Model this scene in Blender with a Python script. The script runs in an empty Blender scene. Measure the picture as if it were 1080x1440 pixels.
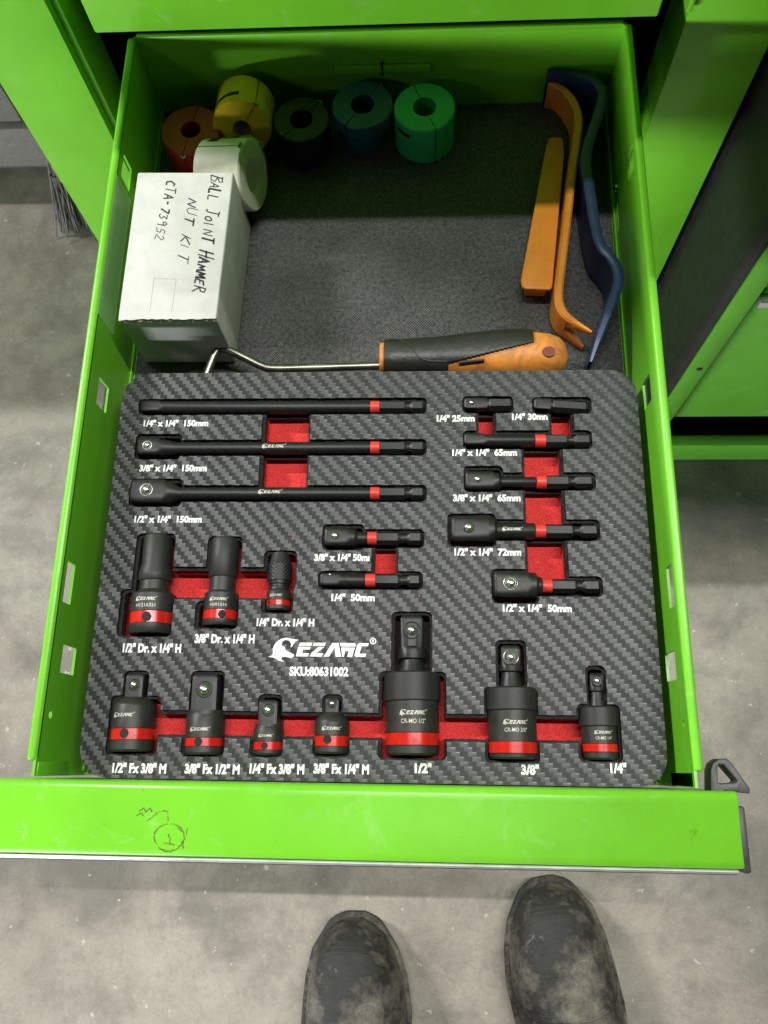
import bpy, bmesh, math, random
from mathutils import Vector, Matrix
from mathutils.geometry import delaunay_2d_cdt
random.seed(7)
SC = bpy.context.scene
COL = SC.collection
PI = math.pi
MM = 0.001            # everything below is written in millimetres

# ------------------------------------------------------------------ camera
cam_d = bpy.data.cameras.new('camera')
cam = bpy.data.objects.new('camera', cam_d)
COL.objects.link(cam)
cam_d.sensor_fit = 'VERTICAL'
cam_d.sensor_height = 36.0
cam_d.lens = 28.74
cam_d.clip_start = 0.01
cam_d.clip_end = 100.0
cam.matrix_world = Matrix(((0.998713, -0.000940, 0.050703, 0.0),
                           (0.016053, 0.954271, -0.298510, 0.0),
                           (-0.048104, 0.298940, 0.953059, 0.420),
                           (0, 0, 0, 1)))
SC.camera = cam

# ------------------------------------------------------------------ world, lamps, exposure
world = bpy.data.worlds.new('World')
SC.world = world
world.use_nodes = True
bg = world.node_tree.nodes['Background']
bg.inputs[0].default_value = (0.92, 0.97, 1.0, 1)
bg.inputs[1].default_value = 0.006

def lamp(name, loc, target, sx, sy, energy, color=(1, 1, 1)):
    d = bpy.data.lights.new(name, 'AREA')
    d.shape = 'RECTANGLE'
    d.size = sx
    d.size_y = sy
    d.energy = energy
    d.color = color
    o = bpy.data.objects.new(name, d)
    COL.objects.link(o)
    o.location = loc
    v = Vector(target) - Vector(loc)
    z = -v.normalized()
    x = Vector((1, 0, 0)); x = (x - z * x.dot(z)).normalized()
    y = z.cross(x)
    o.rotation_euler = Matrix((x, y, z)).transposed().to_euler()
    return o

# workshop light: a bare ceiling tube a little behind the cabinet, and an added low fill and a ceiling lamp to the left front
lamp('ceiling_tube_lamp', (1.95, 1.251, 8.00), (1.95, 0.20, 0), 7.9, 0.050, 730, (1.0, 0.985, 0.95))
lamp('added_wall_fill', (-3.2, 1.90, 2.6), (-0.1, 0.1, 0), 0.7, 0.05, 160, (1.0, 0.99, 0.96))  # added lamp, placed to brighten the right drawer wall but not its back
lamp('added_low_fill', (-2.1, -2.0, 0.14), (0, 0.4, 0.03), 1.2, 0.12, 80, (0.95, 0.99, 1.0))  # added lamp, kept low to light the posts, not the drawer inside
lamp('front_ceiling_lamp', (-1.75, -1.65, 1.42), (0, 0.35, 0), 0.35, 0.25, 2.5, (1.0, 0.99, 0.96))

vs = SC.view_settings
SC.display_settings.display_device = 'sRGB'
vs.view_transform = 'Standard'
vs.look = 'None'
vs.exposure = 0.0
vs.gamma = 1.0
vs.use_curve_mapping = False

# ------------------------------------------------------------------ materials
MAT = {}
class NT:
    def __init__(self, name):
        self.m = bpy.data.materials.new(name)
        self.m.use_nodes = True
        self.t = self.m.node_tree
        self.b = self.t.nodes['Principled BSDF']
        MAT[name] = self.m
    def n(self, typ, **kw):
        o = self.t.nodes.new(typ)
        for k, v in kw.items():
            setattr(o, k, v)
        return o
    def l(self, a, b):
        self.t.links.new(a, b)
    def val(self, sock, v):
        if hasattr(v, 'is_output'):
            self.l(v, sock)
        else:
            sock.default_value = v
    def math(self, op, a, b=0.0, c=0.0):
        o = self.n('ShaderNodeMath', operation=op)
        self.val(o.inputs[0], a); self.val(o.inputs[1], b)
        if op in ('MULTIPLY_ADD', 'COMPARE'):
            self.val(o.inputs[2], c)
        return o.outputs[0]
    def coord(self):
        return self.n('ShaderNodeTexCoord').outputs['Object']
    def noise(self, scale, detail=3, rough=0.55, vec=None, dist=0.0):
        o = self.n('ShaderNodeTexNoise')
        o.inputs['Scale'].default_value = scale
        o.inputs['Detail'].default_value = detail
        o.inputs['Roughness'].default_value = rough
        o.inputs['Distortion'].default_value = dist
        self.l(vec if vec is not None else self.coord(), o.inputs['Vector'])
        return o.outputs['Fac']
    def ramp(self, fac, stops):
        o = self.n('ShaderNodeValToRGB')
        e = o.color_ramp.elements
        while len(e) < len(stops):
            e.new(0.5)
        for el, (p, c) in zip(e, stops):
            el.position = p
            el.color = (c, c, c, 1) if isinstance(c, (int, float)) else (*c, 1)
        self.l(fac, o.inputs[0])
        return o.outputs[0]
    def mix(self, fac, a, b, mode='MIX'):
        o = self.n('ShaderNodeMix', data_type='RGBA', blend_type=mode)
        self.val(o.inputs[0], fac)
        for s, v in ((o.inputs[6], a), (o.inputs[7], b)):
            if hasattr(v, 'is_output'):
                self.l(v, s)
            else:
                s.default_value = (v, v, v, 1) if isinstance(v, (int, float)) else (*v, 1)
        return o.outputs[2]
    def bump(self, h, dist, strength=1.0):
        o = self.n('ShaderNodeBump')
        o.inputs['Strength'].default_value = strength
        o.inputs['Distance'].default_value = dist
        self.l(h, o.inputs['Height'])
        self.l(o.outputs[0], self.b.inputs['Normal'])
    def set(self, base=None, rough=None, metal=None, spec=None, coat=None):
        i = self.b.inputs
        if base is not None:
            if hasattr(base, 'is_output'): self.l(base, i['Base Color'])
            else: i['Base Color'].default_value = (*base, 1)
        if rough is not None: self.val(i['Roughness'], rough)
        if metal is not None: self.val(i['Metallic'], metal)
        if spec is not None: self.val(i['Specular IOR Level'], spec)
        if coat is not None: self.val(i['Coat Weight'], coat)

def simple(name, col, rough=0.5, metal=0.0, var=0.25, scale=180.0, bump=0.0, bscale=600.0, spec=None):
    t = NT(name)
    f = t.noise(scale, 4, 0.6)
    v = t.ramp(f, [(0.3, 1 - var), (0.7, 1 + var * 0.6)])
    t.set(t.mix(1.0, col, v, 'MULTIPLY'), t.math('MULTIPLY_ADD', f, 0.18, rough - 0.09), metal, spec)
    if bump:
        t.bump(t.noise(bscale, 3), bump)
    return t

def paint(name, col, rough=0.26, dirt=0.25):
    t = NT(name)
    big = t.noise(14, 4, 0.6)
    fine = t.noise(260, 5, 0.75)
    spots = t.ramp(t.noise(95, 6, 0.8), [(0.30, 1.0), (0.36, 0.0)])
    c = t.mix(1.0, col, t.ramp(big, [(0.3, 0.90), (0.7, 1.05)]), 'MULTIPLY')
    c = t.mix(t.math('MULTIPLY', spots, dirt), c, (0.03, 0.06, 0.015))
    rub = t.ramp(t.noise(42, 5, 0.7, dist=1.2), [(0.56, 0.0), (0.72, 1.0)])
    c = t.mix(t.math('MULTIPLY', rub, 0.14), c, (0.42, 0.58, 0.28))
    grime = t.ramp(t.noise(9, 6, 0.72, dist=0.7), [(0.52, 0.0), (0.75, 1.0)])
    c = t.mix(t.math('MULTIPLY', grime, dirt * 0.7), c, (0.10, 0.26, 0.03))
    fleck = t.ramp(t.noise(330, 4, 0.8), [(0.70, 0.0), (0.74, 1.0)])
    c = t.mix(t.math('MULTIPLY', fleck, 0.5), c, (0.50, 0.60, 0.36))
    t.set(c, t.math('ADD', t.math('MULTIPLY_ADD', rub, 0.22, rough), t.math('MULTIPLY', fine, 0.08)))
    t.bump(t.noise(420, 3), 0.00010, 0.4)
    return t

paint('green_paint', (0.185, 0.595, 0.027))
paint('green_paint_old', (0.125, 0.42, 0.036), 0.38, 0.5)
simple('black_steel', (0.012, 0.012, 0.012), 0.55, 0.0, 0.3)
simple('cavity', (0.008, 0.008, 0.008), 0.8)
simple('tool_steel', (0.0150, 0.0152, 0.0155), 0.44, 0.0, 0.35, 500, 0.00003, 1500, 0.45)
simple('sleeve_steel', (0.020, 0.0198, 0.0195), 0.52, 0.0, 0.25, 700, 0.00003, 2200, 0.5)
simple('forged_steel', (0.025, 0.025, 0.022), 0.46, 0.0, 0.3, 300, 0.00003, 1200, 0.45)
simple('red_enamel', (0.60, 0.018, 0.010), 0.22, 0.0, 0.12, 200)
simple('red_ring', (0.72, 0.045, 0.030), 0.42, 0.0, 0.15, 300)
simple('chrome', (0.80, 0.79, 0.76), 0.30, 1.0, 0.1, 200)
simple('bright_edge', (0.62, 0.61, 0.58), 0.42, 0.7, 0.3, 900)
simple('aluminium', (0.80, 0.80, 0.80), 0.36, 0.75, 0.08, 120)
simple('steel_rod', (0.34, 0.32, 0.29), 0.36, 1.0, 0.25, 90)
simple('white_print', (0.86, 0.86, 0.84), 0.5, 0.0, 0.04, 900)
simple('laser_mark', (0.52, 0.50, 0.44), 0.45, 0.2, 0.30, 1400)
simple('pin_black', (0.004, 0.004, 0.004), 0.7)
simple('rubber', (0.016, 0.015, 0.015), 0.62, 0.0, 0.4, 120, 0.0001, 500)
simple('black_plastic', (0.060, 0.058, 0.062), 0.45, 0.0, 0.3, 200)
simple('orange_plastic', (0.88, 0.285, 0.026), 0.42, 0.0, 0.14, 60, 0.00005, 500)
simple('blue_plastic', (0.018, 0.034, 0.115), 0.36, 0.0, 0.25, 90)
simple('ring_green', (0.035, 0.50, 0.17), 0.42, 0.0, 0.15, 90)
simple('ring_teal', (0.008, 0.085, 0.14), 0.42, 0.0, 0.2, 90)
simple('ring_dark', (0.003, 0.009, 0.011), 0.5, 0.0, 0.2, 90)
simple('ring_red', (0.42, 0.022, 0.010), 0.42, 0.0, 0.2, 90)
simple('ring_yellow', (0.78, 0.50, 0.012), 0.42, 0.0, 0.22, 90)
simple('ring_white', (0.70, 0.68, 0.56), 0.45, 0.0, 0.18, 60)
simple('ring_grey', (0.33, 0.33, 0.33), 0.45, 0.0, 0.2, 90)
simple('ink', (0.012, 0.012, 0.016), 0.5, 0.0, 0.5, 700)
simple('pen_mark', (0.17, 0.20, 0.025), 0.5, 0.0, 0.5, 600)
simple('scratch', (0.48, 0.78, 0.30), 0.3, 0.0, 0.3, 400)
simple('hole_shade_orange', (0.20, 0.030, 0.004), 0.6)
simple('faint_line', (0.44, 0.435, 0.42), 0.6)
simple('bristle', (0.17, 0.165, 0.16), 0.6, 0.0, 0.5, 40)
simple('wood', (0.25, 0.15, 0.08), 0.6, 0.0, 0.4, 40)

t = NT('carbon_film')
sep = t.n('ShaderNodeSeparateXYZ'); t.l(t.coord(), sep.inputs[0])
wob = t.math('MULTIPLY_ADD', t.noise(60, 2), 0.00035, 0)
u = t.math('DIVIDE', t.math('ADD', sep.outputs[0], wob), 0.00190)
v = t.math('DIVIDE', t.math('ADD', sep.outputs[1], wob), 0.00208)
iu, iv = t.math('FLOOR', u), t.math('FLOOR', v)
fu, fv = t.math('FRACT', u), t.math('FRACT', v)
m4 = t.math('FLOORED_MODULO', t.math('ADD', iu, iv), 4.0)
weft = t.math('LESS_THAN', m4, 1.5)
def arch(x):
    d = t.math('ABSOLUTE', t.math('MULTIPLY_ADD', x, 2.0, -1.0))
    return t.math('SUBTRACT', 1.0, t.math('POWER', d, 3.0))
hw = arch(fv)
hp = arch(fu)
hmix = t.n('ShaderNodeMix', data_type='FLOAT')
t.l(weft, hmix.inputs[0]); t.l(hp, hmix.inputs[2]); t.l(hw, hmix.inputs[3])
wn = t.n('ShaderNodeTexWhiteNoise', noise_dimensions='2D')
cmb = t.n('ShaderNodeCombineXYZ'); t.l(iu, cmb.inputs[0]); t.l(iv, cmb.inputs[1]); t.l(cmb.outputs[0], wn.inputs['Vector'])
fib = t.noise(2600, 3, 0.7)
lightc = t.mix(wn.outputs['Value'], (0.054, 0.056, 0.057), (0.082, 0.084, 0.085))
darkc = t.mix(wn.outputs['Value'], (0.015, 0.016, 0.017), (0.026, 0.027, 0.028))
c = t.mix(weft, darkc, lightc)
c = t.mix(1.0, c, t.ramp(fib, [(0.3, 0.82), (0.7, 1.12)]), 'MULTIPLY')
patch = t.ramp(t.noise(22, 3, 0.6), [(0.40, 0.15), (0.62, 1.0)])
painted_glint = t.math('MULTIPLY', t.math('GREATER_THAN', fv, 0.78), t.math('COMPARE', m4, 1.0, 0.2))  # painted glints: bright dashes coloured onto the weave edges
painted_glint = t.math('MULTIPLY', painted_glint, t.math('MULTIPLY', patch, t.math('MULTIPLY_ADD', wn.outputs['Value'], 0.5, 0.4)))
c = t.mix(t.math('MULTIPLY', painted_glint, 0.62), c, (0.34, 0.34, 0.34))
dust = t.ramp(t.noise(420, 6, 0.85), [(0.66, 0.0), (0.74, 1.0)])
c = t.mix(t.math('MULTIPLY', dust, 0.12), c, (0.42, 0.40, 0.37))
t.set(c, t.math('MULTIPLY_ADD', weft, -0.03, 0.50), 0.0, 0.38)
tang = t.n('ShaderNodeMix', data_type='VECTOR')
t.l(weft, tang.inputs[0]); tang.inputs[4].default_value = (0, 1, 0); tang.inputs[5].default_value = (1, 0, 0)
t.l(tang.outputs[1], t.b.inputs['Tangent'])
t.b.inputs['Anisotropic'].default_value = 0.6
t.bump(hmix.outputs[0], 0.00010, 0.3)

t = NT('black_foam')
sp = t.ramp(t.noise(1900, 3, 0.7), [(0.60, 0.0), (0.70, 1.0)])
t.set(t.mix(t.math('MULTIPLY', sp, 0.5), (0.010, 0.010, 0.010), (0.20, 0.20, 0.19)), 0.75)
t.bump(t.noise(1500, 3), 0.0005)

t = NT('red_foam')
g = t.noise(1300, 4, 0.7)
t.set(t.mix(t.ramp(g, [(0.35, 0.0), (0.7, 1.0)]), (0.52, 0.010, 0.011), (0.93, 0.060, 0.052)), 0.75)
t.bump(t.noise(1000, 4, 0.7), 0.0006)

t = NT('liner_weave')
sep = t.n('ShaderNodeSeparateXYZ'); t.l(t.coord(), sep.inputs[0])
nz = t.math('MULTIPLY', t.noise(300, 2), 0.0010)
a = t.math('SINE', t.math('MULTIPLY', t.math('ADD', sep.outputs[0], nz), 2 * PI / 0.00150))
b = t.math('SINE', t.math('MULTIPLY', t.math('ADD', sep.outputs[1], nz), 2 * PI / 0.00165))
w = t.math('MULTIPLY', a, b)
w2 = t.math('MULTIPLY_ADD', w, 0.5, 0.5)
fleck = t.noise(480, 5, 0.9)
c = t.mix(t.math('MULTIPLY', w2, t.ramp(fleck, [(0.36, 0.05), (0.66, 1.0)])), (0.013, 0.012, 0.013), (0.36, 0.355, 0.355))
c = t.mix(1.0, c, t.ramp(t.noise(30, 3), [(0.3, 0.8), (0.7, 1.1)]), 'MULTIPLY')
lint = t.ramp(t.noise(170, 5, 0.9), [(0.70, 0.0), (0.73, 1.0)])
c = t.mix(t.math('MULTIPLY', lint, 0.5), c, (0.35, 0.35, 0.35))
t.set(c, 0.62)
t.bump(t.math('ADD', w2, t.math('MULTIPLY', fleck, 0.8)), 0.0005, 1.0)

t = NT('concrete')
n1 = t.noise(3.2, 6, 0.62, dist=0.6)
n2 = t.noise(22, 6, 0.7)
n3 = t.noise(240, 5, 0.8)
c = t.mix(t.ramp(n1, [(0.34, 0.0), (0.66, 1.0)]), (0.262, 0.236, 0.198), (0.392, 0.360, 0.310))
c = t.mix(1.0, c, t.ramp(n2, [(0.28, 0.66), (0.5, 1.0), (0.75, 1.18)]), 'MULTIPLY')
c = t.mix(1.0, c, t.ramp(n3, [(0.3, 0.88), (0.7, 1.08)]), 'MULTIPLY')
stain = t.ramp(t.noise(8.5, 6, 0.66, dist=0.5), [(0.50, 0.0), (0.66, 1.0)])
c = t.mix(t.math('MULTIPLY', stain, 0.58), c, (0.115, 0.108, 0.098))
chip = t.ramp(t.noise(85, 3, 0.6), [(0.675, 0.0), (0.70, 1.0)])
c = t.mix(t.math('MULTIPLY', chip, 0.65), c, (0.60, 0.57, 0.52))
grit = t.ramp(t.noise(700, 3, 0.7), [(0.64, 0.0), (0.70, 1.0)])
c = t.mix(t.math('MULTIPLY', grit, 0.45), c, (0.58, 0.55, 0.50))
dark = t.ramp(t.noise(520, 3, 0.7), [(0.30, 1.0), (0.36, 0.0)])
c = t.mix(t.math('MULTIPLY', dark, 0.5), c, (0.07, 0.065, 0.06))
trail = t.ramp(t.noise(5, 6, 0.75, dist=3.0), [(0.485, 0.0), (0.5, 1.0), (0.515, 0.0)])
c = t.mix(t.math('MULTIPLY', trail, 0.16), c, (0.10, 0.09, 0.08))
rust = t.ramp(t.noise(28, 3, 0.6), [(0.73, 0.0), (0.77, 1.0)])
c = t.mix(t.math('MULTIPLY', rust, 0.45), c, (0.26, 0.13, 0.06))
# the neighbouring cabinet's shadow, painted darker into the floor in front of it
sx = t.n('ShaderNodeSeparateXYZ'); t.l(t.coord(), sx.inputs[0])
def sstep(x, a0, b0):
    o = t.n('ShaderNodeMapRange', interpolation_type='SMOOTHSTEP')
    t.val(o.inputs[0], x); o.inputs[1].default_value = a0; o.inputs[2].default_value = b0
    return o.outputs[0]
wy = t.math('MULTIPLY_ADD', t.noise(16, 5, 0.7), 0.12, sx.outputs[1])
painted_shadow = t.math('MULTIPLY', sstep(wy, 0.225, 0.33), sstep(sx.outputs[0], 0.14, 0.20))
c = t.mix(t.math('MULTIPLY', painted_shadow, 0.55), c, (0.038, 0.036, 0.033))
t.set(c, t.math('MULTIPLY_ADD', n2, 0.3, 0.45))
t.bump(t.math('ADD', n3, t.math('MULTIPLY', n2, 1.5)), 0.0012, 0.55)

t = NT('block')
c = t.mix(t.noise(160, 5, 0.75), (0.15, 0.142, 0.132), (0.36, 0.345, 0.325))
t.set(c, 0.85); t.bump(t.noise(260, 5, 0.8), 0.0025)
t = NT('mortar')
t.set(t.mix(t.noise(100, 4), (0.10, 0.095, 0.085), (0.17, 0.16, 0.15)), 0.9); t.bump(t.noise(300, 4), 0.002)

t = NT('cardboard')
n1 = t.noise(38, 5, 0.65)
c = t.mix(t.ramp(n1, [(0.35, 0.0), (0.62, 1.0)]), (0.55, 0.54, 0.52), (0.66, 0.655, 0.635))
smear = t.ramp(t.noise(55, 5, 0.7, dist=1.5), [(0.60, 0.0), (0.78, 1.0)])
c = t.mix(t.math('MULTIPLY', smear, 0.35), c, (0.36, 0.35, 0.33))
t.set(c, 0.55); t.bump(t.noise(120, 3), 0.0003)
t = NT('torn_card')
t.set(t.mix(t.noise(350, 4), (0.36, 0.29, 0.20), (0.66, 0.60, 0.50)), 0.85); t.bump(t.noise(500, 3), 0.0006)

t = NT('handle_orange')
n1 = t.noise(70, 5, 0.7, dist=0.8)
t.set(t.mix(t.ramp(n1, [(0.42, 0.0), (0.72, 1.0)]), (0.80, 0.29, 0.038), (0.30, 0.115, 0.035)), 0.5)
t = NT('handle_black')
n1 = t.noise(90, 5, 0.7)
t.set(t.mix(n1, (0.010, 0.010, 0.009), (0.030, 0.029, 0.026)), 0.40); t.bump(t.noise(400, 3), 0.0002)

t = NT('boot_leather')
n1 = t.noise(21, 7, 0.68, dist=0.15)
n2 = t.noise(110, 6, 0.75)
c = t.mix(t.ramp(n1, [(0.47, 0.0), (0.70, 1.0)]), (0.022, 0.021, 0.019), (0.24, 0.215, 0.172))
c = t.mix(1.0, c, t.ramp(n2, [(0.3, 0.6), (0.7, 1.2)]), 'MULTIPLY')
scuff = t.ramp(t.noise(48, 6, 0.8, dist=0.9), [(0.60, 0.0), (0.70, 1.0)])
c = t.mix(t.math('MULTIPLY', scuff, 0.5), c, (0.36, 0.34, 0.30))
t.set(c, t.math('MULTIPLY_ADD', n1, 0.35, 0.50)); mp = t.n('ShaderNodeMapping'); mp.inputs['Scale'].default_value = (14, 75, 30); t.l(t.coord(), mp.inputs['Vector'])
crease = t.noise(1.0, 4, 0.6, vec=mp.outputs[0], dist=0.6)
t.bump(t.math('ADD', t.math('MULTIPLY', crease, 1.3), t.math('MULTIPLY', n2, 0.4)), 0.0026, 0.8)

t = NT('clear_tape')
t.set((0.85, 0.93, 0.80), 0.22, 0.0, 0.5)
t.b.inputs['Alpha'].default_value = 0.14

# ------------------------------------------------------------------ mesh helpers
def shape_r(kind, a, th, par):
    if kind == 'c':
        return a
    if kind == 's':
        n = par or 9.0
        return a / ((abs(math.cos(th)) ** n + abs(math.sin(th)) ** n) ** (1.0 / n))
    if kind == 'h':
        k = (th - PI / 2 + PI / 6) % (PI / 3) - PI / 6
        return a / math.cos(k)

class MB:
    def __init__(self):
        self.v = []; self.f = []
    def add(self, vs_, fs):
        o = len(self.v)
        self.v += [tuple(p) for p in vs_]
        self.f += [tuple(i + o for i in q) for q in fs]
        return self
    def box(self, x0, x1, y0, y1, z0, z1):
        return self.add([(x0, y0, z0), (x1, y0, z0), (x1, y1, z0), (x0, y1, z0), (x0, y0, z1), (x1, y0, z1), (x1, y1, z1), (x0, y1, z1)],
                        [(0, 3, 2, 1), (4, 5, 6, 7), (0, 1, 5, 4), (1, 2, 6, 5), (2, 3, 7, 6), (3, 0, 4, 7)])
    def loft(self, secs, N=48, fn=None, cap=True):
        """secs: (x, kind, size[, par]) along local X, cross-section in YZ"""
        vs_ = []; fs = []
        for s in secs:
            x, k, a = s[0], s[1], s[2]
            par = s[3] if len(s) > 3 else None
            for i in range(N):
                th = 2 * PI * i / N
                r = shape_r(k, a, th, par)
                p = (x, r * math.cos(th), r * math.sin(th))
                vs_.append(fn(p) if fn else p)
        for j in range(len(secs) - 1):
            for i in range(N):
                a0, b0 = j * N + i, j * N + (i + 1) % N
                fs.append((a0, b0, b0 + N, a0 + N))
        if cap:
            fs.append(tuple(range(N - 1, -1, -1)))
            fs.append(tuple((len(secs) - 1) * N + i for i in range(N)))
        return self.add(vs_, fs)
    def ringloft(self, rings, close=True, cap=True):
        """rings: lists of equally many points"""
        N = len(rings[0]); fs = []
        for j in range(len(rings) - 1):
            for i in range(N if close else N - 1):
                a0, b0 = j * N + i, j * N + (i + 1) % N
                fs.append((a0, b0, b0 + N, a0 + N))
        if cap:
            fs.append(tuple(range(N - 1, -1, -1)))
            fs.append(tuple((len(rings) - 1) * N + i for i in range(N)))
        return self.add([p for r in rings for p in r], fs)
    def tube(self, path, r, N=12, cap=True):
        path = [Vector(p) for p in path]
        rings = []
        up = Vector((0, 0, 1))
        for i, p in enumerate(path):
            d = (path[min(i + 1, len(path) - 1)] - path[max(i - 1, 0)]).normalized()
            s = d.cross(up)
            if s.length < 1e-4: s = Vector((1, 0, 0))
            s.normalize(); n = s.cross(d)
            rr = r[i] if isinstance(r, (list, tuple)) else r
            rings.append([p + s * (rr * math.cos(2 * PI * k / N)) + n * (rr * math.sin(2 * PI * k / N)) for k in range(N)])
        return self.ringloft(rings, True, cap)
    def prism(self, poly, z0, z1):
        n = len(poly)
        return self.add([(x, y, z0) for x, y in poly] + [(x, y, z1) for x, y in poly],
                        [tuple(range(n - 1, -1, -1)), tuple(range(n, 2 * n))] + [(i, (i + 1) % n, (i + 1) % n + n, i + n) for i in range(n)])
    def sphere(self, c, r, nu=20, nv=12):
        rings = []
        for j in range(1, nv):
            ph = PI * j / nv - PI / 2
            rings.append([(c[0] + r * math.cos(ph) * math.cos(2 * PI * i / nu), c[1] + r * math.cos(ph) * math.sin(2 * PI * i / nu), c[2] + r * math.sin(ph)) for i in range(nu)])
        return self.ringloft(rings)
    def torus(self, c, R, r, nu=28, nv=8):
        vs_ = []; fs = []
        for i in range(nu):
            a = 2 * PI * i / nu
            for j in range(nv):
                b = 2 * PI * j / nv
                vs_.append((c[0] + (R + r * math.cos(b)) * math.cos(a), c[1] + (R + r * math.cos(b)) * math.sin(a), c[2] + r * math.sin(b)))
        for i in range(nu):
            for j in range(nv):
                fs.append((i * nv + j, ((i + 1) % nu) * nv + j, ((i + 1) % nu) * nv + (j + 1) % nv, i * nv + (j + 1) % nv))
        return self.add(vs_, fs)
    def map(self, fn):
        self.v = [tuple(fn(p)) for p in self.v]
        return self
    def stroke(self, pts, w, z, h=0.12):
        """flat ribbon through 2-D points"""
        pts = [Vector((p[0], p[1])) for p in pts]
        L = []; Rr = []
        for i, p in enumerate(pts):
            d = (pts[min(i + 1, len(pts) - 1)] - pts[max(i - 1, 0)])
            d = d.normalized() if d.length > 1e-6 else Vector((1, 0))
            n = Vector((-d.y, d.x)) * w / 2
            L.append(p + n); Rr.append(p - n)
        poly = L + Rr[::-1]
        k = len(pts)
        vs_ = [(p.x, p.y, z + h) for p in poly] + [(p.x, p.y, z) for p in poly]
        n2 = len(poly)
        fs = [(i, n2 - 1 - i, n2 - 2 - i, i + 1) for i in range(k - 1)]
        fs += [(i, (i + 1) % n2, (i + 1) % n2 + n2, i + n2) for i in range(n2)]
        return self.add(vs_, fs)
    def build(self, name, mat, parent=None, bevel=0.0, seg=2, smooth=38, local=False):
        """vertices in mm; world coordinates unless local (then already in the parent's frame)"""
        off = Vector((0, 0, 0))
        if parent is not None and not local:
            off = parent.location / MM
            if parent.parent is not None:
                off = off + parent.parent.location / MM
        me = bpy.data.meshes.new(name)
        me.from_pydata([((x - off.x) * MM, (y - off.y) * MM, (z - off.z) * MM) for x, y, z in self.v], [], self.f)
        bm = bmesh.new(); bm.from_mesh(me)
        bmesh.ops.recalc_face_normals(bm, faces=bm.faces)
        if bevel:
            ed = [e for e in bm.edges if e.is_manifold and e.calc_face_angle(0) > math.radians(30)]
            bmesh.ops.bevel(bm, geom=ed, offset=bevel * MM, segments=seg, profile=0.5, affect='EDGES', clamp_overlap=True)
        for f_ in bm.faces: f_.smooth = True
        for e in bm.edges:
            if e.is_manifold and e.calc_face_angle(0) > math.radians(smooth): e.smooth = False
        bm.to_mesh(me); bm.free()
        me.materials.append(MAT[mat])
        o = bpy.data.objects.new(name, me)
        COL.objects.link(o)
        if parent is not None: o.parent = parent
        return o

def tag(o, label=None, cat=None, group=None, kind=None):
    if label: o['label'] = label
    if cat: o['category'] = cat
    if group: o['group'] = group
    if kind: o['kind'] = kind
    return o

def thing(name, loc, label, cat, group=None, rz=0.0):
    o = bpy.data.objects.new(name, None)
    o.empty_display_size = 0.02
    COL.objects.link(o)
    o.location = Vector(loc) * MM
    o.rotation_euler = (0, 0, rz)
    return tag(o, label, cat, group)

def rrect(x0, y0, x1, y1, r, step=1.5, jit=0.0):
    r = min(r, (x1 - x0) / 2 - .01, (y1 - y0) / 2 - .01)
    pts = []
    for cx, cy, a0 in ((x1 - r, y0 + r, -PI / 2), (x1 - r, y1 - r, 0), (x0 + r, y1 - r, PI / 2), (x0 + r, y0 + r, PI)):
        for k in range(7):
            a = a0 + PI / 2 * k / 6
            pts.append((cx + r * math.cos(a), cy + r * math.sin(a)))
    out = []
    for i, p in enumerate(pts):
        q = pts[(i + 1) % len(pts)]
        d = math.hypot(q[0] - p[0], q[1] - p[1])
        n = max(1, int(d / step))
        for k in range(n):
            s = k / n
            out.append((p[0] + (q[0] - p[0]) * s + random.uniform(-jit, jit), p[1] + (q[1] - p[1]) * s + random.uniform(-jit, jit)))
    return out

def sheet_with_holes(outer, holes):
    """2-D boolean: triangles of outer minus holes, plus its boundary edges (hole edges, outer edges)"""
    def ccw(poly):
        ar = sum(a[0] * b_[1] - b_[0] * a[1] for a, b_ in zip(poly, poly[1:] + poly[:1]))
        return poly if ar > 0 else poly[::-1]
    outer = ccw(list(outer)); holes = [ccw(list(h)) for h in holes]
    vs_ = [Vector(p) for p in outer]
    faces = [list(range(len(outer)))]
    for h in holes:
        faces.append(list(range(len(vs_), len(vs_) + len(h))))
        vs_ += [Vector(p) for p in h]
    V, E, F, ov, oe, of = delaunay_2d_cdt(vs_, [], faces, 1, 1e-5, True)
    keep = [f for f, o in zip(F, of) if 0 in o and len(o) == 1]
    cnt = {}
    for f in keep:
        for i in range(3):
            e = (f[i], f[(i + 1) % 3])
            cnt[frozenset(e)] = None if frozenset(e) in cnt else e
    outer_set = {i for i, o in enumerate(ov) if any(k < len(outer) for k in o)}
    he, oe_ = [], []
    for e in cnt.values():
        if e is None: continue
        (oe_ if e[0] in outer_set and e[1] in outer_set else he).append(e)
    return [(p.x, p.y) for p in V], keep, he, oe_

# ------------------------------------------------------------------ text helpers
def text_mesh(body, bold=0.018, shear=0.0):
    cu = bpy.data.curves.new('text', 'FONT')
    cu.body = body
    cu.size = 1.0
    cu.offset = bold
    cu.shear = shear
    cu.fill_mode = 'FRONT'
    cu.resolution_u = 3
    ob = bpy.data.objects.new('text', cu)
    COL.objects.link(ob)
    dg = bpy.context.evaluated_depsgraph_get()
    me = bpy.data.meshes.new_from_object(ob.evaluated_get(dg))
    v_ = [tuple(p.co) for p in me.vertices]
    f_ = [tuple(p.vertices) for p in me.polygons]
    bpy.data.objects.remove(ob)
    bpy.data.curves.remove(cu)
    bpy.data.meshes.remove(me)
    return v_, f_

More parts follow.
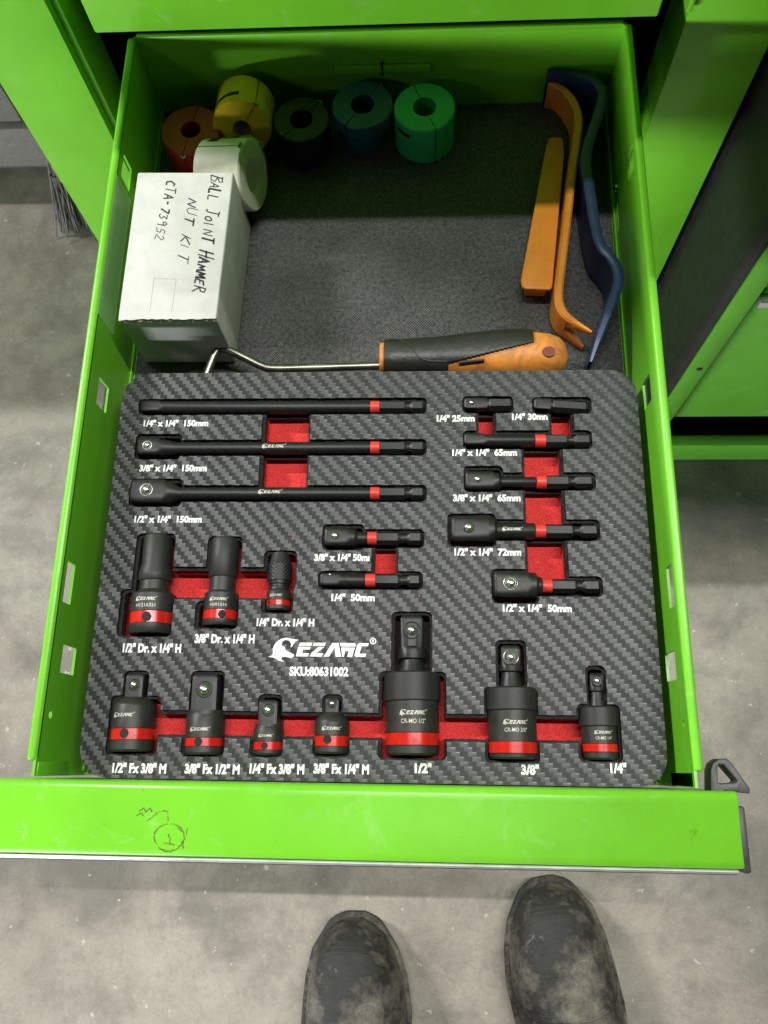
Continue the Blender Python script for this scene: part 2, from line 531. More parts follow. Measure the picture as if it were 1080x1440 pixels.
def fit_text(body, x0, x1, ymid, h, bold=0.018):
    """2-D verts of a text stretched to span x0..x1 with digit height h"""
    v_, f_ = text_mesh(body, bold)
    a = min(p[0] for p in v_); b = max(p[0] for p in v_)
    ys = [p[1] for p in v_]
    lo, hi = min(ys), max(ys)
    if body[0] in '0123456789SC': lo = 0.0; hi = 0.73
    return [(x0 + (p[0] - a) / (b - a) * (x1 - x0), ymid + ((p[1] - lo) / (hi - lo) - 0.5) * h) for p in v_], f_

LOGO = [
    [(98, 282), (130, 270), (137, 250), (133, 215), (145, 180), (172, 150), (200, 130), (240, 120), (275, 125), (310, 133), (348, 135), (320, 155), (306, 175), (296, 198), (285, 200), (288, 168), (270, 146), (240, 138), (215, 150), (204, 182), (235, 200), (245, 226), (285, 245), (316, 262), (318, 275), (295, 292), (270, 285), (240, 280), (215, 284), (210, 300), (225, 311), (240, 318), (210, 320), (180, 309), (160, 292), (130, 286)],
    [(362, 160), (468, 160), (460, 186), (352, 186)],
    [(349, 194), (456, 194), (449, 218), (392, 218), (384, 248), (442, 248), (434, 276), (332, 276)],
    [(480, 160), (582, 160), (574, 186), (472, 186)],
    [(522, 194), (572, 194), (505, 248), (562, 248), (550, 276), (450, 276), (462, 246)],
    [(567, 276), (636, 160), (690, 160), (714, 276), (668, 276), (656, 200), (612, 276)],
    [(702, 160), (825, 160), (838, 172), (832, 190), (707, 190)],
    [(712, 198), (830, 198), (818, 232), (806, 276), (765, 276), (778, 228), (748, 228), (738, 276), (722, 276)],
    [(865, 160), (945, 160), (937, 186), (885, 186), (868, 248), (925, 248), (916, 276), (838, 276), (826, 262), (846, 175)],
]
LOGO.append([(980 + 27 * math.cos(i * PI / 10), 142 + 27 * math.sin(i * PI / 10)) for i in range(21)] + [(980 + 19 * math.cos(i * PI / 10), 142 + 19 * math.sin(i * PI / 10)) for i in range(20, -1, -1)])
LOGO.append([(972, 130), (985, 130), (989, 136), (984, 143), (990, 154), (984, 154), (979, 144), (978, 154), (972, 154)])

def logo_2d():
    """logo triangles in a unit frame: x 0..1, y about -0.12..0.12"""
    vv = []; ff = []
    for poly in LOGO:
        pts = [Vector(((x - 98) / 910.0, -(y - 218) / 910.0)) for x, y in poly]
        area = sum(a.x * b_.y - b_.x * a.y for a, b_ in zip(pts, pts[1:] + pts[:1]))
        if area < 0: pts = pts[::-1]
        V, E_, F, a_, b_, of = delaunay_2d_cdt(pts, [], [list(range(len(pts)))], 1, 1e-6, True)
        o = len(vv)
        vv += [(p.x, p.y) for p in V]
        ff += [tuple(i + o for i in f) for f, g in zip(F, of) if g]
    return vv, ff
LOGO_V, LOGO_F = logo_2d()

# ================================================================== SETTING
G = -400.0        # workshop floor
mb = MB()
nx = 40
for i in range(nx + 1):
    for j in range(nx + 1):
        mb.v.append((-3000 + 6000 * i / nx, -3000 + 6000 * j / nx, G))
for i in range(nx):
    for j in range(nx):
        a = i * (nx + 1) + j
        mb.f.append((a, a + nx + 1, a + nx + 2, a + 1))
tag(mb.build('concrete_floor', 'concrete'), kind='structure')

# low wall of rough blocks far left
wall = thing('block_wall', (-500, 690, G), 'rough grey block wall standing behind the cabinet at far left', 'wall')
MB().box(-1400, -120, 706, 780, G, 250).build('mortar_bed', 'mortar', wall)
for cI in range(8):
    zc = G + 16 + cI * 72
    for k in range(6):
        x0 = -1400 + (cI % 2) * 105 + k * 212
        dy = random.uniform(-2, 2)
        b_ = MB().box(x0, x0 + 203, 692 + dy, 712, zc, zc + 62)
        b_.build('block', 'block', wall, bevel=4)

# broom standing beside the cabinet
br = thing('push_broom', (-400, 640, G), 'grey bristled broom head resting on the concrete beside the cabinet', 'broom')
mb = MB()
for k in range(520):
    x = random.uniform(-417, -335); y = random.uniform(610, 664)
    tx = x - max(0, (-360 - x)) * 0.40 + random.gauss(0, 6); ty = y + random.gauss(0, 9)
    if random.random() < 0.03:
        tx -= random.uniform(5, 25)
    mb.tube([(x, y, G + 92), ((x + tx) / 2 + random.gauss(0, 2), (y + ty) / 2, G + 48), (tx, ty, G + random.uniform(1, 9))], 1.0, 4)
tag(mb.build('bristles', 'bristle', br), kind='stuff')
MB().box(-402, -310, 606, 668, G + 88, G + 116).build('broom_block', 'wood', br, bevel=4)

# ------------------------------------------------------------------ the tool cabinet the drawer belongs to
cab = thing('tool_cabinet', (-33, 620, G), 'bright green steel tool cabinet behind the open drawer', 'cabinet')
def post(x0, x1, inner):
    m_ = MB()
    y0, y1 = 406, 440
    # C-shaped folded sheet: face, inner return, small inward hem
    if inner > 0:
        poly = [(x0, 900), (x0, y0), (x1, y0), (x1, y1), (x1 - 1.4, y1), (x1 - 1.4, y0 + 1.6), (x0 + 1.6, y0 + 1.6), (x0 + 1.6, 900)]
    else:
        poly = [(x1, 900), (x1, y0), (x0, y0), (x0, y1), (x0 + 1.4, y1), (x0 + 1.4, y0 + 1.6), (x1 - 1.6, y0 + 1.6), (x1 - 1.6, 900)]
    m_.prism(poly, G + 20, 754)
    return m_.build('corner_post', 'green_paint', cab, bevel=0.7)
post(-267, -213, 1)
post(147, 200, -1)
MB().box(-231, -213.5, 440.5, 446, G + 20, 754).build('inner_stile', 'green_paint', cab, bevel=1)
MB().box(147.5, 165, 440.5, 446, G + 20, 754).build('inner_stile', 'green_paint', cab, bevel=1)
# hem on the right post, a shallow step beside the drawers
MB().box(143.2, 146.6, 400, 446, 64, 754).build('post_hem', 'green_paint', cab, bevel=1.2)
MB().box(-212.6, -208.5, 412, 446, G + 20, 754).build('post_hem', 'green_paint', cab, bevel=1.2)
MB().box(-262, 196, 880, 898, G + 22, 746).build('back_panel', 'black_steel', cab)
MB().box(-264, 197, 407, 896, 748, 757).build('top_panel', 'black_steel', cab)
MB().box(-264, 197, 410, 896, G + 22, G + 34).build('base_panel', 'black_steel', cab)
MB().box(-232, -222, 450, 878, G + 36, 744).build('inner_side', 'black_steel', cab)
MB().box(164, 174, 450, 878, G + 36, 744).build('inner_side', 'black_steel', cab)
# closed drawer fronts above (in view) and below (under the open drawer)
for z0, z1 in ((58, 128), (134, 204), (210, 300), (306, 406), (412, 570), (576, 746)):
    d = MB().box(-192.3, 130.3, 404.5, 424, z0, z1).build('drawer_front', 'green_paint', cab, bevel=1.6, seg=3)
    if z1 < 300: MB().box(-190, 128, 396, 404, z1 - 6, z1 - 2).build('trim', 'aluminium', d, bevel=0.8)
    MB().box(-205, 143, 426, 872, z0 + 6, z1 - 4).build('drawer_box', 'black_steel', d)
for z0, z1 in ((-92, -18), (-172, -98), (-262, -178), (-360, -268)):
    d = MB().box(-192.3, 130.3, 404.5, 424, z0, z1).build('drawer_front', 'green_paint', cab, bevel=1.6, seg=3)
    MB().box(-190, 128, 396, 404, z1 - 6, z1 - 2).build('trim', 'aluminium', d, bevel=0.8)
# drawer slides
for x in (-175.5, 114.4):
    MB().box(x, x + 2.6, 120, 860, 4, 22).build('slide_rail', 'black_steel', cab, bevel=1)

# ------------------------------------------------------------------ neighbouring cabinet at right
nb = thing('side_cabinet', (400, 620, G), 'darker green cabinet with black side panel standing at the right', 'cabinet')
pts = [(207, 900), (207, 326)] + [(207 + 13 - 13 * math.cos(a * PI / 12), 326 - 13 * math.sin(a * PI / 12)) for a in range(1, 7)] + [(220, 330), (210, 330), (210, 900)]
MB().prism([(206.0, 900), (206.0, 325)] + [(206 + 6 - 6 * math.cos(a * PI / 12), 325 - 11 * math.sin(a * PI / 12)) for a in range(1, 7)] + [(213, 320), (213, 900)], -320, 746).build('side_panel', 'rubber', nb, smooth=50)
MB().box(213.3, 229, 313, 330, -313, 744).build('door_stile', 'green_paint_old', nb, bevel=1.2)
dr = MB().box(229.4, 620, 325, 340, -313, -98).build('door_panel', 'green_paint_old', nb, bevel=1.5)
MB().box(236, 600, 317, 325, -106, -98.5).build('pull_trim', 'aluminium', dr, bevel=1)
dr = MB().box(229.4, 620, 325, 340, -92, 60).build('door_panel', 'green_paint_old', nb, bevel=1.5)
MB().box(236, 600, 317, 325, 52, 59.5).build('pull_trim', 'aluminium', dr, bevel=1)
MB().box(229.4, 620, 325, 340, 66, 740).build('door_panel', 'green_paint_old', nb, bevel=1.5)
MB().box(213, 640, 345, 890, -330, 740).build('body', 'black_steel', nb)
MB().box(200, 640, 314, 326, G + 1, -359).build('base_rail', 'green_paint_old', nb, bevel=1.5)
MB().box(214, 640, 350, 880, G + 1, -332).build('plinth', 'black_steel', nb)
for x, z in ((222, -190), (221, -40)):
    MB().loft([(-1, 'c', 2.6), (0.2, 'c', 2.6), (0.6, 'c', 1.8)], 14, lambda p, x=x, z=z: (x + p[1], 313 - p[0], z + p[2])).build('bolt', 'black_steel', nb)

# ================================================================== OPEN DRAWER
RIM = 55.0
dw = thing('open_drawer', (-29, 200, -4), 'bright green steel drawer pulled open with slotted side walls', 'drawer')
MB().box(-171, 114, -6, 406, -4, -1.2).build('bottom_plate', 'green_paint', dw)
def side(xin, xout, sgn):
    slots = [(313, 35, 328, 48), (177.5, 28, 192.3, 41.5), (72, 40.5, 91.5, 49.2), (40, 27, 53, 42)]
    holes = [rrect(a, b_, c_, d_, 0.8, 8) for a, b_, c_, d_ in slots]
    holes.append([(20.4 + 1.7 * math.cos(i * PI / 6), 46 + 1.7 * math.sin(i * PI / 6)) for i in range(12)])
    if sgn > 0:
        holes.append(rrect(303, 4, 322, 9, 1.0, 8))
    outer = [(-6, -3), (406, -3), (406, RIM - 1), (-6, RIM - 1)]
    V, F, he, oe_ = sheet_with_holes(outer, holes)
    m_ = MB()
    n = len(V)
    m_.v = [(xin, p[0], p[1]) for p in V] + [(xout, p[0], p[1]) for p in V]
    m_.f = [tuple(f) for f in F] + [tuple(i + n for i in f[::-1]) for f in F] + [(a, b_, b_ + n, a + n) for a, b_ in he + oe_]
    w = m_.build('side_wall', 'green_paint', dw)
    # rolled hem on top
    xo = xout + sgn * 2.9
    lo, hi = min(xin, xo), max(xin, xo)
    h = MB().box(lo - 0.2, hi, 0.5, 405, RIM - 4.2, RIM).build('hem', 'green_paint', w, bevel=1.7, seg=4)
    MB().box(min(xin, xout), max(xin, xout) + 0.4, -6, 0.3, 20, RIM - 3).build('hem_tab', 'green_paint', w, bevel=0.4)
    # folded crease low on the wall
    MB().box(min(xin, xin - sgn * 1.2), max(xin, xin - sgn * 1.2), -4, 404, -1, 3).build('corner_fold', 'green_paint', w, bevel=0.5)
    return w
side(-170.0, -171.2, -1)
rw = side(112.6, 113.8, 1)
MB().loft([(0, 'c', 2.4), (1.0, 'c', 2.2), (1.5, 'c', 1.2)], 14, lambda p: (112.4 - p[0], 329 + p[1], 10 + p[2])).build('rivet', 'chrome', rw)
# back wall with its folded label ledge
bw = MB().box(-170, 112.6, 404.5, 406, -3, RIM - 1).build('back_wall', 'green_paint', dw)
MB().box(-170, 112.6, 404.2, 408.5, RIM - 4, RIM).build('hem', 'green_paint', bw, bevel=1.5)
MB().box(-55.5, 2.6, 401.8, 404.3, 27, 31.8).build('ledge', 'green_paint', bw, bevel=0.5)
MB().tube([(-26.4, 403.5, 34), (-26.4, 400.8, 32.4), (-26.4, 400.8, 27)], 0.7, 8).build('wire_hook', 'black_steel', bw)
# front: a wide folded top that slopes gently to the aluminium pull strip
prof = [(-7.0, -4), (-7.0, 51.5)]
for k in range(1, 7):
    a = k * PI / 12
    prof.append((-7.0 - 3.4 + 3.4 * math.cos(a), 51.5 + 3.4 * math.sin(a)))
prof += [(-12.5, 54.75), (-18, 54.45), (-26, 54.1), (-34, 53.7), (-36.2, 53.4), (-37.0, 52.6), (-37.2, 51), (-37.2, -14), (-36, -14), (-36, 50.6), (-34, 52.2), (-11, 53.4), (-8.6, 51), (-8.6, -4)]
xs = [-187.0, -186.4, 128.9, 129.5]
rings = []
for i, x in enumerate(xs):
    ins = 0.6 if i in (0, 3) else 0.0
    rings.append([(x, y, z - ins) for y, z in prof])
m_ = MB().ringloft(rings, True, False)
fp = m_.build('front_panel', 'green_paint', dw, smooth=50)
MB().box(-186.8, 129.3, -36, -8.6, -3.9, -2).build('closing_plate', 'green_paint', fp)
MB().box(-187.3, -185.8, -36.4, -9, 0, 53.0).build('end_plate', 'green_paint', fp, bevel=0.3)
MB().box(128.3, 129.8, -36.4, -9, 0, 53.0).build('end_plate', 'green_paint', fp, bevel=0.3)
MB().box(-186.5, 128.2, -39.2, -37.4, 49.4, 52.2).build('pull_strip', 'aluminium', fp, bevel=1.0, seg=3)
MB().box(-186.5, 128.2, -39.8, -37.6, 30, 49.0).build('pull_shadow_lip', 'black_plastic', fp, bevel=0.4)  # dark strip added for the shade below the pull strip
MB().box(130.0, 133.6, -39, -13, 30, 50).build('end_cap', 'black_plastic', dw, bevel=1.0)
# plastic latch at the right end: an A-shaped loop
outer = [(121.0, -9), (122.0, 1.5), (123.2, 4.2), (125.8, 6.0), (129.2, 6.2), (131.2, 4.4), (137.6, -6.0), (137.4, -8.0), (132.6, -7.4), (126.8, -6.8), (126.6, -9)]
inner = [(125.0, 2.6), (125.8, 3.6), (127.6, 3.6), (132.9, -2.9), (132.0, -3.8), (125.6, -4.2), (124.6, -4.0)]
V, F, he, oe_ = sheet_with_holes(outer, [inner])
n = len(V)
m_ = MB()
m_.v = [(p[0], p[1], 47) for p in V] + [(p[0], p[1], 38) for p in V]
m_.f = [tuple(f) for f in F] + [tuple(i + n for i in f[::-1]) for f in F] + [(a, b_, b_ + n, a + n) for a, b_ in he + oe_]
m_.build('latch', 'black_plastic', dw, bevel=0.4, smooth=30)
# strip of clear tape on the left wall
MB().box(-169.8, -169.4, 222, 309, 33, 54).build('clear_tape', 'clear_tape', dw)
# worn pen doodle and scuffs on the front panel
def ztop(y):
    for (y0, z0), (y1, z1) in zip(prof[7:14], prof[8:15]):
        if y1 <= y <= y0: return z0 + (z1 - z0) * (y0 - y) / (y0 - y1)
    return 54.5
def doodle(pts, w=0.38, jit=0.25):
    o_ = []
    for (a, b_), (c_, d_) in zip(pts, pts[1:]):
        for k in range(6):
            s = k / 6
            o_.append((a + (c_ - a) * s + random.uniform(-jit, jit), b_ + (d_ - b_) * s + random.uniform(-jit, jit)))
    o_.append(pts[-1])
    return o_
m_ = MB()
strokes = [[(-117.9, -23.2), (-114.8, -20.6), (-113.7, -19.3), (-109.8, -19.0), (-109.1, -23.0)], [(-117.9, -23.2), (-114.3, -28.2)],
           [(-108.1 + 6.6 * math.cos(a) * (1 if math.sin(a) > -0.3 else 0.92), -29.6 + 5.6 * math.sin(a)) for a in [k * PI / 7 + 0.4 for k in range(15)]],
           [(-108.8, -28.4), (-107.6, -29.8), (-107.8, -32.6)], [(-110, -31.8), (-105.5, -32.4)], [(-104.6, -25.2), (-103, -27.2)], [(-101.0, -28.5), (-100.4, -25.6)], [(-102, -31), (-101.8, -34)],
           [(-122, -19.4), (-120, -18), (-119, -19.6), (-117.5, -18.2), (-116.2, -19.5)], [(-123, -21), (-121, -20.2), (-119.6, -21.4)]]
for s_ in strokes:
    for rep_ in range(2):
        pts_ = doodle(s_, jit=0.34)
        k0 = 0
        while k0 < len(pts_) - 1:
            n_ = random.randint(2, 6)
            if random.random() < 0.78 and len(pts_[k0:k0 + n_ + 1]) > 1:
                m_.stroke(pts_[k0:k0 + n_ + 1], random.uniform(0.18, 0.5), 0.0, 0.03 + 0.02 * rep_)
            k0 += n_
m_.map(lambda p: (p[0], p[1], ztop(p[1]) + 0.06 + p[2]))
m_.build('pen_doodle', 'pen_mark', fp)
m_ = MB()
for k in range(26):
    x, y = -171 + random.gauss(0, 1.3), -28 + random.gauss(0, 2.2)
    m_.stroke([(x, y), (x + random.uniform(-.6, .6), y + random.uniform(-1.6, 1.6))], random.uniform(0.1, 0.5), 0.0, 0.02)
m_.map(lambda p: (p[0], p[1], ztop(p[1]) + 0.05 + p[2]))
m_.build('paint_scuff', 'scratch', fp)

# liner mat
lin = MB()
nx, ny = 60, 80
for i in range(nx + 1):
    for j in range(ny + 1):
        x = -168 + 279 * i / nx; y = -5 + 408 * j / ny
        d = 0.0
        for (bx_, by_, rr, hh) in ((44, 245, 7, 0.9), (46, 262, 9, 0.8), (30, 240, 5, 0.5)):
            d += hh * math.exp(-((x - bx_) ** 2 + (y - by_) ** 2) / rr ** 2)
        lin.v.append((x, y, -0.2 + d))
for i in range(nx):
    for j in range(ny):
        a = i * (ny + 1) + j
        lin.f.append((a, a + ny + 1, a + ny + 2, a + 1))
lin.box(-168, 111, -5, 403, -1.15, -0.5)
tag(lin.build('drawer_liner', 'liner_weave'), 'black woven rubber liner covering the floor of the drawer', 'liner')

# ================================================================== FOAM TRAY
TOP = 32.0
DEEP = 19.5
POCK = {
    'ext1': (-151.1, 174.6, 0.6, 184.0), 'ext2h': (-150.6, 149.8, -126.2, 164.1), 'ext2s': (-150.5, 151.6, 0.6, 160.7),
    'ext3h': (-150.7, 124.1, -123.5, 139.3), 'ext3s': (-150.7, 126.7, 0.6, 135.8), 'slotL': (-84.9, 130.0, -59.5, 180.0),
    'm38h': (-51.1, 101.7, -29.9, 115.2), 'm38s': (-51.1, 102.8, -0.5, 112.7), 'slotM': (-26.5, 85.5, -13.3, 108.0), 'm14': (-52.3, 81.9, -1.1, 91.4),
    'r25': (18.9, 174.8, 45.2, 184.5), 's25': (25.7, 160.0, 36.2, 180.0), 'r30': (54.6, 174.2, 85.0, 183.8), 's30': (62.9, 159.0, 75.8, 179.5),
    'r65a': (19.0, 154.8, 84.2, 165.3), 'colR': (48.3, 84.6, 69.1, 160.4), 'r65bh': (19.1, 132.0, 39.0, 146.0), 'r65bs': (19.1, 132.7, 84.6, 142.5),
    'r72h': (10.7, 103.7, 34.8, 120.8), 'r72s': (10.7, 106.7, 85.2, 117.9), 'r50h': (31.7, 75.7, 54.4, 92.8), 'r50s': (31.7, 79.2, 84.8, 89.3),
    'd12t': (-144.4, 77.7, -124.4, 110.2), 'd12b': (-149.2, 58.2, -122.5, 81.9), 'd38t': (-108.1, 64.0, -90.5, 108.8), 'd38b': (-111.6, 62.3, -90.3, 76.1),
    'd14t': (-79.6, 81.6, -63.0, 101.6), 'd14b': (-79.6, 70.1, -63.9, 92.2), 'slotD': (-130.3, 76.8, -73.9, 93.2),
    'a1t': (-143.1, 28.4, -130.8, 42.3), 'a1b': (-148.2, 3.7, -123.9, 30.7), 'a2t': (-110.8, 22.3, -94.5, 42.6), 'a2b': (-112.8, 3.5, -92.5, 24.5),
    'a3t': (-78.1, 4.6, -66.5, 32.1), 'a3b': (-80.9, 3.7, -65.4, 17.2), 'a4t': (-48.0, 23.1, -38.3, 32.4), 'a4b': (-51.7, 4.1, -34.6, 23.7),
    'slotA': (-131.9, 11.9, 74.9, 24.2), 'j1t': (-16.2, 41.4, 3.3, 71.6), 'j1b': (-21.7, 3.5, 9.8, 43.3), 'j2t': (32.8, 35.4, 47.3, 58.4),
    'j2b': (27.0, 2.9, 51.8, 36.7), 'j3t': (74.0, 27.8, 83.4, 46.9), 'j3b': (69.0, 3.9, 88.8, 29.4),
}
tray = thing('foam_tool_tray', (-26, 97, 0), 'black carbon pattern foam tray with red cut outs lying in the drawer', 'tool tray')
TX0, TX1, TY0, TY1 = -160.4, 108.4, -6.4, 199.0
outer = rrect(TX0, TY0, TX1, TY1, 14, 6)
holes = []
for k, (a, b_, c_, d_) in POCK.items():
    holes.append(rrect(a, b_, c_, d_, 0.6 if k.startswith('s') or k == 'colR' else 2.6, 1.3, 0.10))
V, F, HE, OE = sheet_with_holes(outer, holes)
m_ = MB(); m_.add([(x, y, TOP) for x, y in V], F)
m_.build('printed_top', 'carbon_film', tray)
def walls(V_, edges, z1, z0):
    w = MB()
    for a, b_ in edges:
        (ax, ay), (bx_, by_) = V_[a], V_[b_]
        w.add([(ax, ay, z1), (bx_, by_, z1), (bx_, by_, z0), (ax, ay, z0)], [(0, 1, 2, 3)])
    return w
# the film is cut back a little: a fuzzy black rim of foam shows round every cut-out before the red layer below
inner_holes = []
for k, (a, b_, c_, d_) in POCK.items():
    slot = k.startswith('s') or k == 'colR'
    if slot and k in ('slotD', 'slotA'): q = (a, b_ + 1.3, c_, d_ - 1.6)
    elif slot: q = (a + 1.5, b_, c_ - 1.1, d_)
    else: q = (a + 1.5, b_ + 0.9, c_ - 1.0, d_ - 1.5)
    inner_holes.append(rrect(*q, 0.5 if slot else 2.0, 1.0, 0.16))
V2, F2, HE2, OE2 = sheet_with_holes(rrect(TX0 + .3, TY0 + .3, TX1 - .3, TY1 - .3, 13.7, 6), inner_holes)
LEDGE, BL = 29.6, 24.0
w = walls(V, HE, TOP, LEDGE - 0.5)
ow = walls(V, OE, TOP, 0.5); w.add(ow.v, ow.f)
w.add([(x, y, LEDGE + random.uniform(-0.5, 0.5)) for x, y in V2], F2)
iw = walls(V2, HE2, LEDGE, BL); w.add(iw.v, iw.f)
w.build('foam_body', 'black_foam', tray, smooth=180)
rf = walls(V2, HE2, BL, DEEP)
rf.prism(rrect(TX0 + 1, TY0 + 1, TX1 - 1, TY1 - 1, 12, 20), 1.0, DEEP)
PADS = [('ext1', 25.2), ('ext2s', 25.0), ('ext2h', 23.6), ('ext3s', 24.6), ('ext3h', 22.0), ('m38s', 24.8), ('m38h', 23.4), ('m14', 25.0), ('r25', 25.0), ('r30', 25.0),
        ('r65a', 25.0), ('r65bs', 24.9), ('r65bh', 22.8), ('r72s', 24.6), ('r72h', 21.8), ('r50s', 24.5), ('r50h', 21.9)] + [(k, 20.5) for k in ('j1t', 'j2t', 'j3t', 'a1t', 'a2t', 'a3t', 'a4t')]
pd = MB()
for k, z in PADS:
    a, b_, c_, d_ = POCK[k]
    pd.prism(rrect(a + 1.6, b_ + 1.0, c_ - 1.1, d_ - 1.6, 2.4, 40), DEEP - 0.5, min(z, 24.5))
pd.build('pocket_floor', 'black_foam', tray, smooth=30)['kind'] = 'stuff'
rf.build('red_foam', 'red_foam', tray, smooth=30)

LABELS = [('1/4" x 1/4"  150mm', -147.4, -113.1, 170.1), ('3/8" x 1/4"  150mm', -147.0, -111.8, 145.1), ('1/2" x 1/4"  150mm', -146.6, -112.1, 117.7),
    ('1/4" 25mm', 5.7, 25.2, 172.1), ('1/4" 30mm', 44.2, 63.6, 172.8), ('1/4" x 1/4"  65mm', 13.5, 46.1, 153.2), ('3/8" x 1/4"  65mm', 13.7, 47.1, 129.0),
    ('1/2" x 1/4"  72mm', 14.1, 46.5, 101.2), ('1/2" x 1/4"  50mm', 36.8, 69.4, 73.7), ('3/8" x 1/4" 50mm', -54.6, -25.0, 98.2), ('1/4"  50mm', -45.4, -24.4, 78.3),
    ('1/2" Dr. x 1/4" H', -145.2, -116.8, 53.1), ('3/8" Dr. x 1/4" H', -110.6, -81.6, 57.9), ('1/4" Dr. x 1/4" H', -81.1, -53.2, 66.0), ('SKU:80631002', -64.1, -36.1, 42.9),
    ('1/2" Fx 3/8" M', -143.9, -118.7, -1.9), ('3/8" Fx 1/2" M', -110.1, -84.7, -1.7), ('1/4" Fx 3/8" M', -80.1, -55.0, -1.2), ('3/8" Fx 1/4" M', -50.8, -25.5, -0.7),
    ('1/2"', -4.8, 2.9, 0.2), ('3/8"', 43.1, 51.1, 0.3), ('1/4"', 82.7, 89.9, 1.6)]
CLIP = {'3/8" x 1/4" 50mm': -26.6, '1/4" 30mm': 62.8}
for body, x0, x1, y in LABELS:
    hgt = 3.6 if y > 60 else 4.1
    if 'mm' in body: hgt = 3.4
    v2, f2 = fit_text(body, x0, x1, y, hgt, 0.045)
    if body in CLIP:
        lim = CLIP[body]
        f2 = [f for f in f2 if max(v2[i][0] for i in f) < lim]
    m_ = MB(); m_.add([(p[0], p[1], TOP + 0.08) for p in v2], f2)
    m_.build('printed_label', 'white_print', tray)
m_ = MB(); m_.add([(-74.6 + p[0] * 51.4, 53.0 + p[1] * 51.4, TOP + 0.08) for p in LOGO_V], LOGO_F)
m_.build('printed_logo', 'white_print', tray)
# a few worn flecks of red fluff on the film
m_ = MB()
for x, y in ((-66, 108), (-65, 109.2), (55, 96), (-3, 79), (-12, 100)):
    m_.stroke([(x, y), (x + random.uniform(-1, 1), y + random.uniform(-1.5, 1.5))], 0.35, TOP + 0.03, 0.05)
m_.build('red_fluff', 'red_ring', tray)['kind'] = 'stuff'

# ================================================================== TOOLS IN THE TRAY
def tool_root(name, x, y, z, axis, label, cat, group, tilt=0.0):
    """axis 'x': local +X runs to world +X ; axis 'y': local +X runs to world -Y"""
    o = thing(name, (x, y, z), label, cat, group, (0 if axis == 'x' else -PI / 2) + tilt)
    return o
def lpart(root, name, mat, secs, N=48, bevel=0, smooth=38):
    return MB().loft(secs, N).build(name, mat, root, bevel=bevel, smooth=smooth, local=True)
def ball(root, x, z, r=1.7, y=0.0, ring=0.0, ringmat='tool_steel'):
    r *= 1.3
    MB().sphere((x, y, z - 0.25 * r), r).build('detent_ball', 'chrome', root, local=True)
    if ring:
        MB().torus((x, y, z + 0.02), ring, 0.28).build('ball_ring', ringmat, root, local=True)
def hexshank(root, x0, xg0, xg1, x1, a=3.2):
    secs = [(x0, 'h', a * 0.97), (x0 + 0.3, 'h', a), (xg0 - 0.9, 'h', a), (xg0 + 0.5, 'c', a * 0.80), (xg1 - 0.5, 'c', a * 0.80), (xg1 + 0.9, 'h', a), (x1 - 1.1, 'h', a), (x1, 'h', a * 0.72)]
    lpart(root, 'hex_shank', 'tool_steel', secs, smooth=24)
def band(root, x0, x1, r):
    lpart(root, 'red_band', 'red_ring', [(x0, 'c', r - 0.15), (x0 + 0.15, 'c', r), (x1 - 0.15, 'c', r), (x1, 'c', r - 0.15)], 32)
def sq(x0, x1, a, n=9):
    return [(x0, 's', a * 0.72, n), (x0 + 0.5, 's', a * 0.88, n), (x0 + 1.3, 's', a * 0.985, n), (x0 + 2.2, 's', a, n), (x1, 's', a, n)]
def mark_h(root, x, r, width, text=None):
    """laser logo running along a horizontal tool"""
    m_ = MB(); m_.add([(x + p[0] * width, r * math.sin(p[1] * width / r), r * math.cos(p[1] * width / r)) for p in LOGO_V], LOGO_F)
    m_.v = [(p[0], p[1] * 1.0, p[2] + 0.06) for p in m_.v]
    m_.build('laser_logo', 'laser_mark', root, local=True)
def mark_v(root, xl, r, width, text=None, off=0.0):
    """laser logo across a tool whose axis runs to world -Y: world X = local -Y... local x down"""
    def put(v2, f2, cx, name):
        m_ = MB()
        rr = r + 0.05
        m_.add([(xl - p[1], rr * math.sin((p[0] + cx) / rr), rr * math.cos((p[0] + cx) / rr)) for p in v2], f2)
        m_.build(name, 'laser_mark', root, local=True)
    put([(p[0] * width, p[1] * width) for p in LOGO_V], LOGO_F, off - width / 2, 'laser_logo')
    if text:
        v2, f2 = fit_text(text, 0, width * 0.85, -width * 0.27, width * 0.15, 0.012)
        put(v2, f2, off - width * 0.42, 'laser_text')
def pin(root, x, ang, r, rad):
    """cross hole in the band, as a black disc"""
    m_ = MB(); n = 22
    pts = []
    for rr_, dz in ((rad, 0.06), (rad * 0.86, 0.05), (0.01, 0.04)):
        for k in range(n):
            a = 2 * PI * k / n
            t_ = ang + rr_ * math.sin(a) / r
            pts.append([x + rr_ * math.cos(a), (r + dz) * math.sin(t_), (r + dz) * math.cos(t_)])
    fs = []
    for j in range(2):
        for k in range(n):
            fs.append((j * n + k, j * n + (k + 1) % n, (j + 1) * n + (k + 1) % n, (j + 1) * n + k))
    m_.add(pts, fs)
    m_.build('pin_hole', 'pin_black', root, local=True)  # black colour stands in for the shade inside the hole

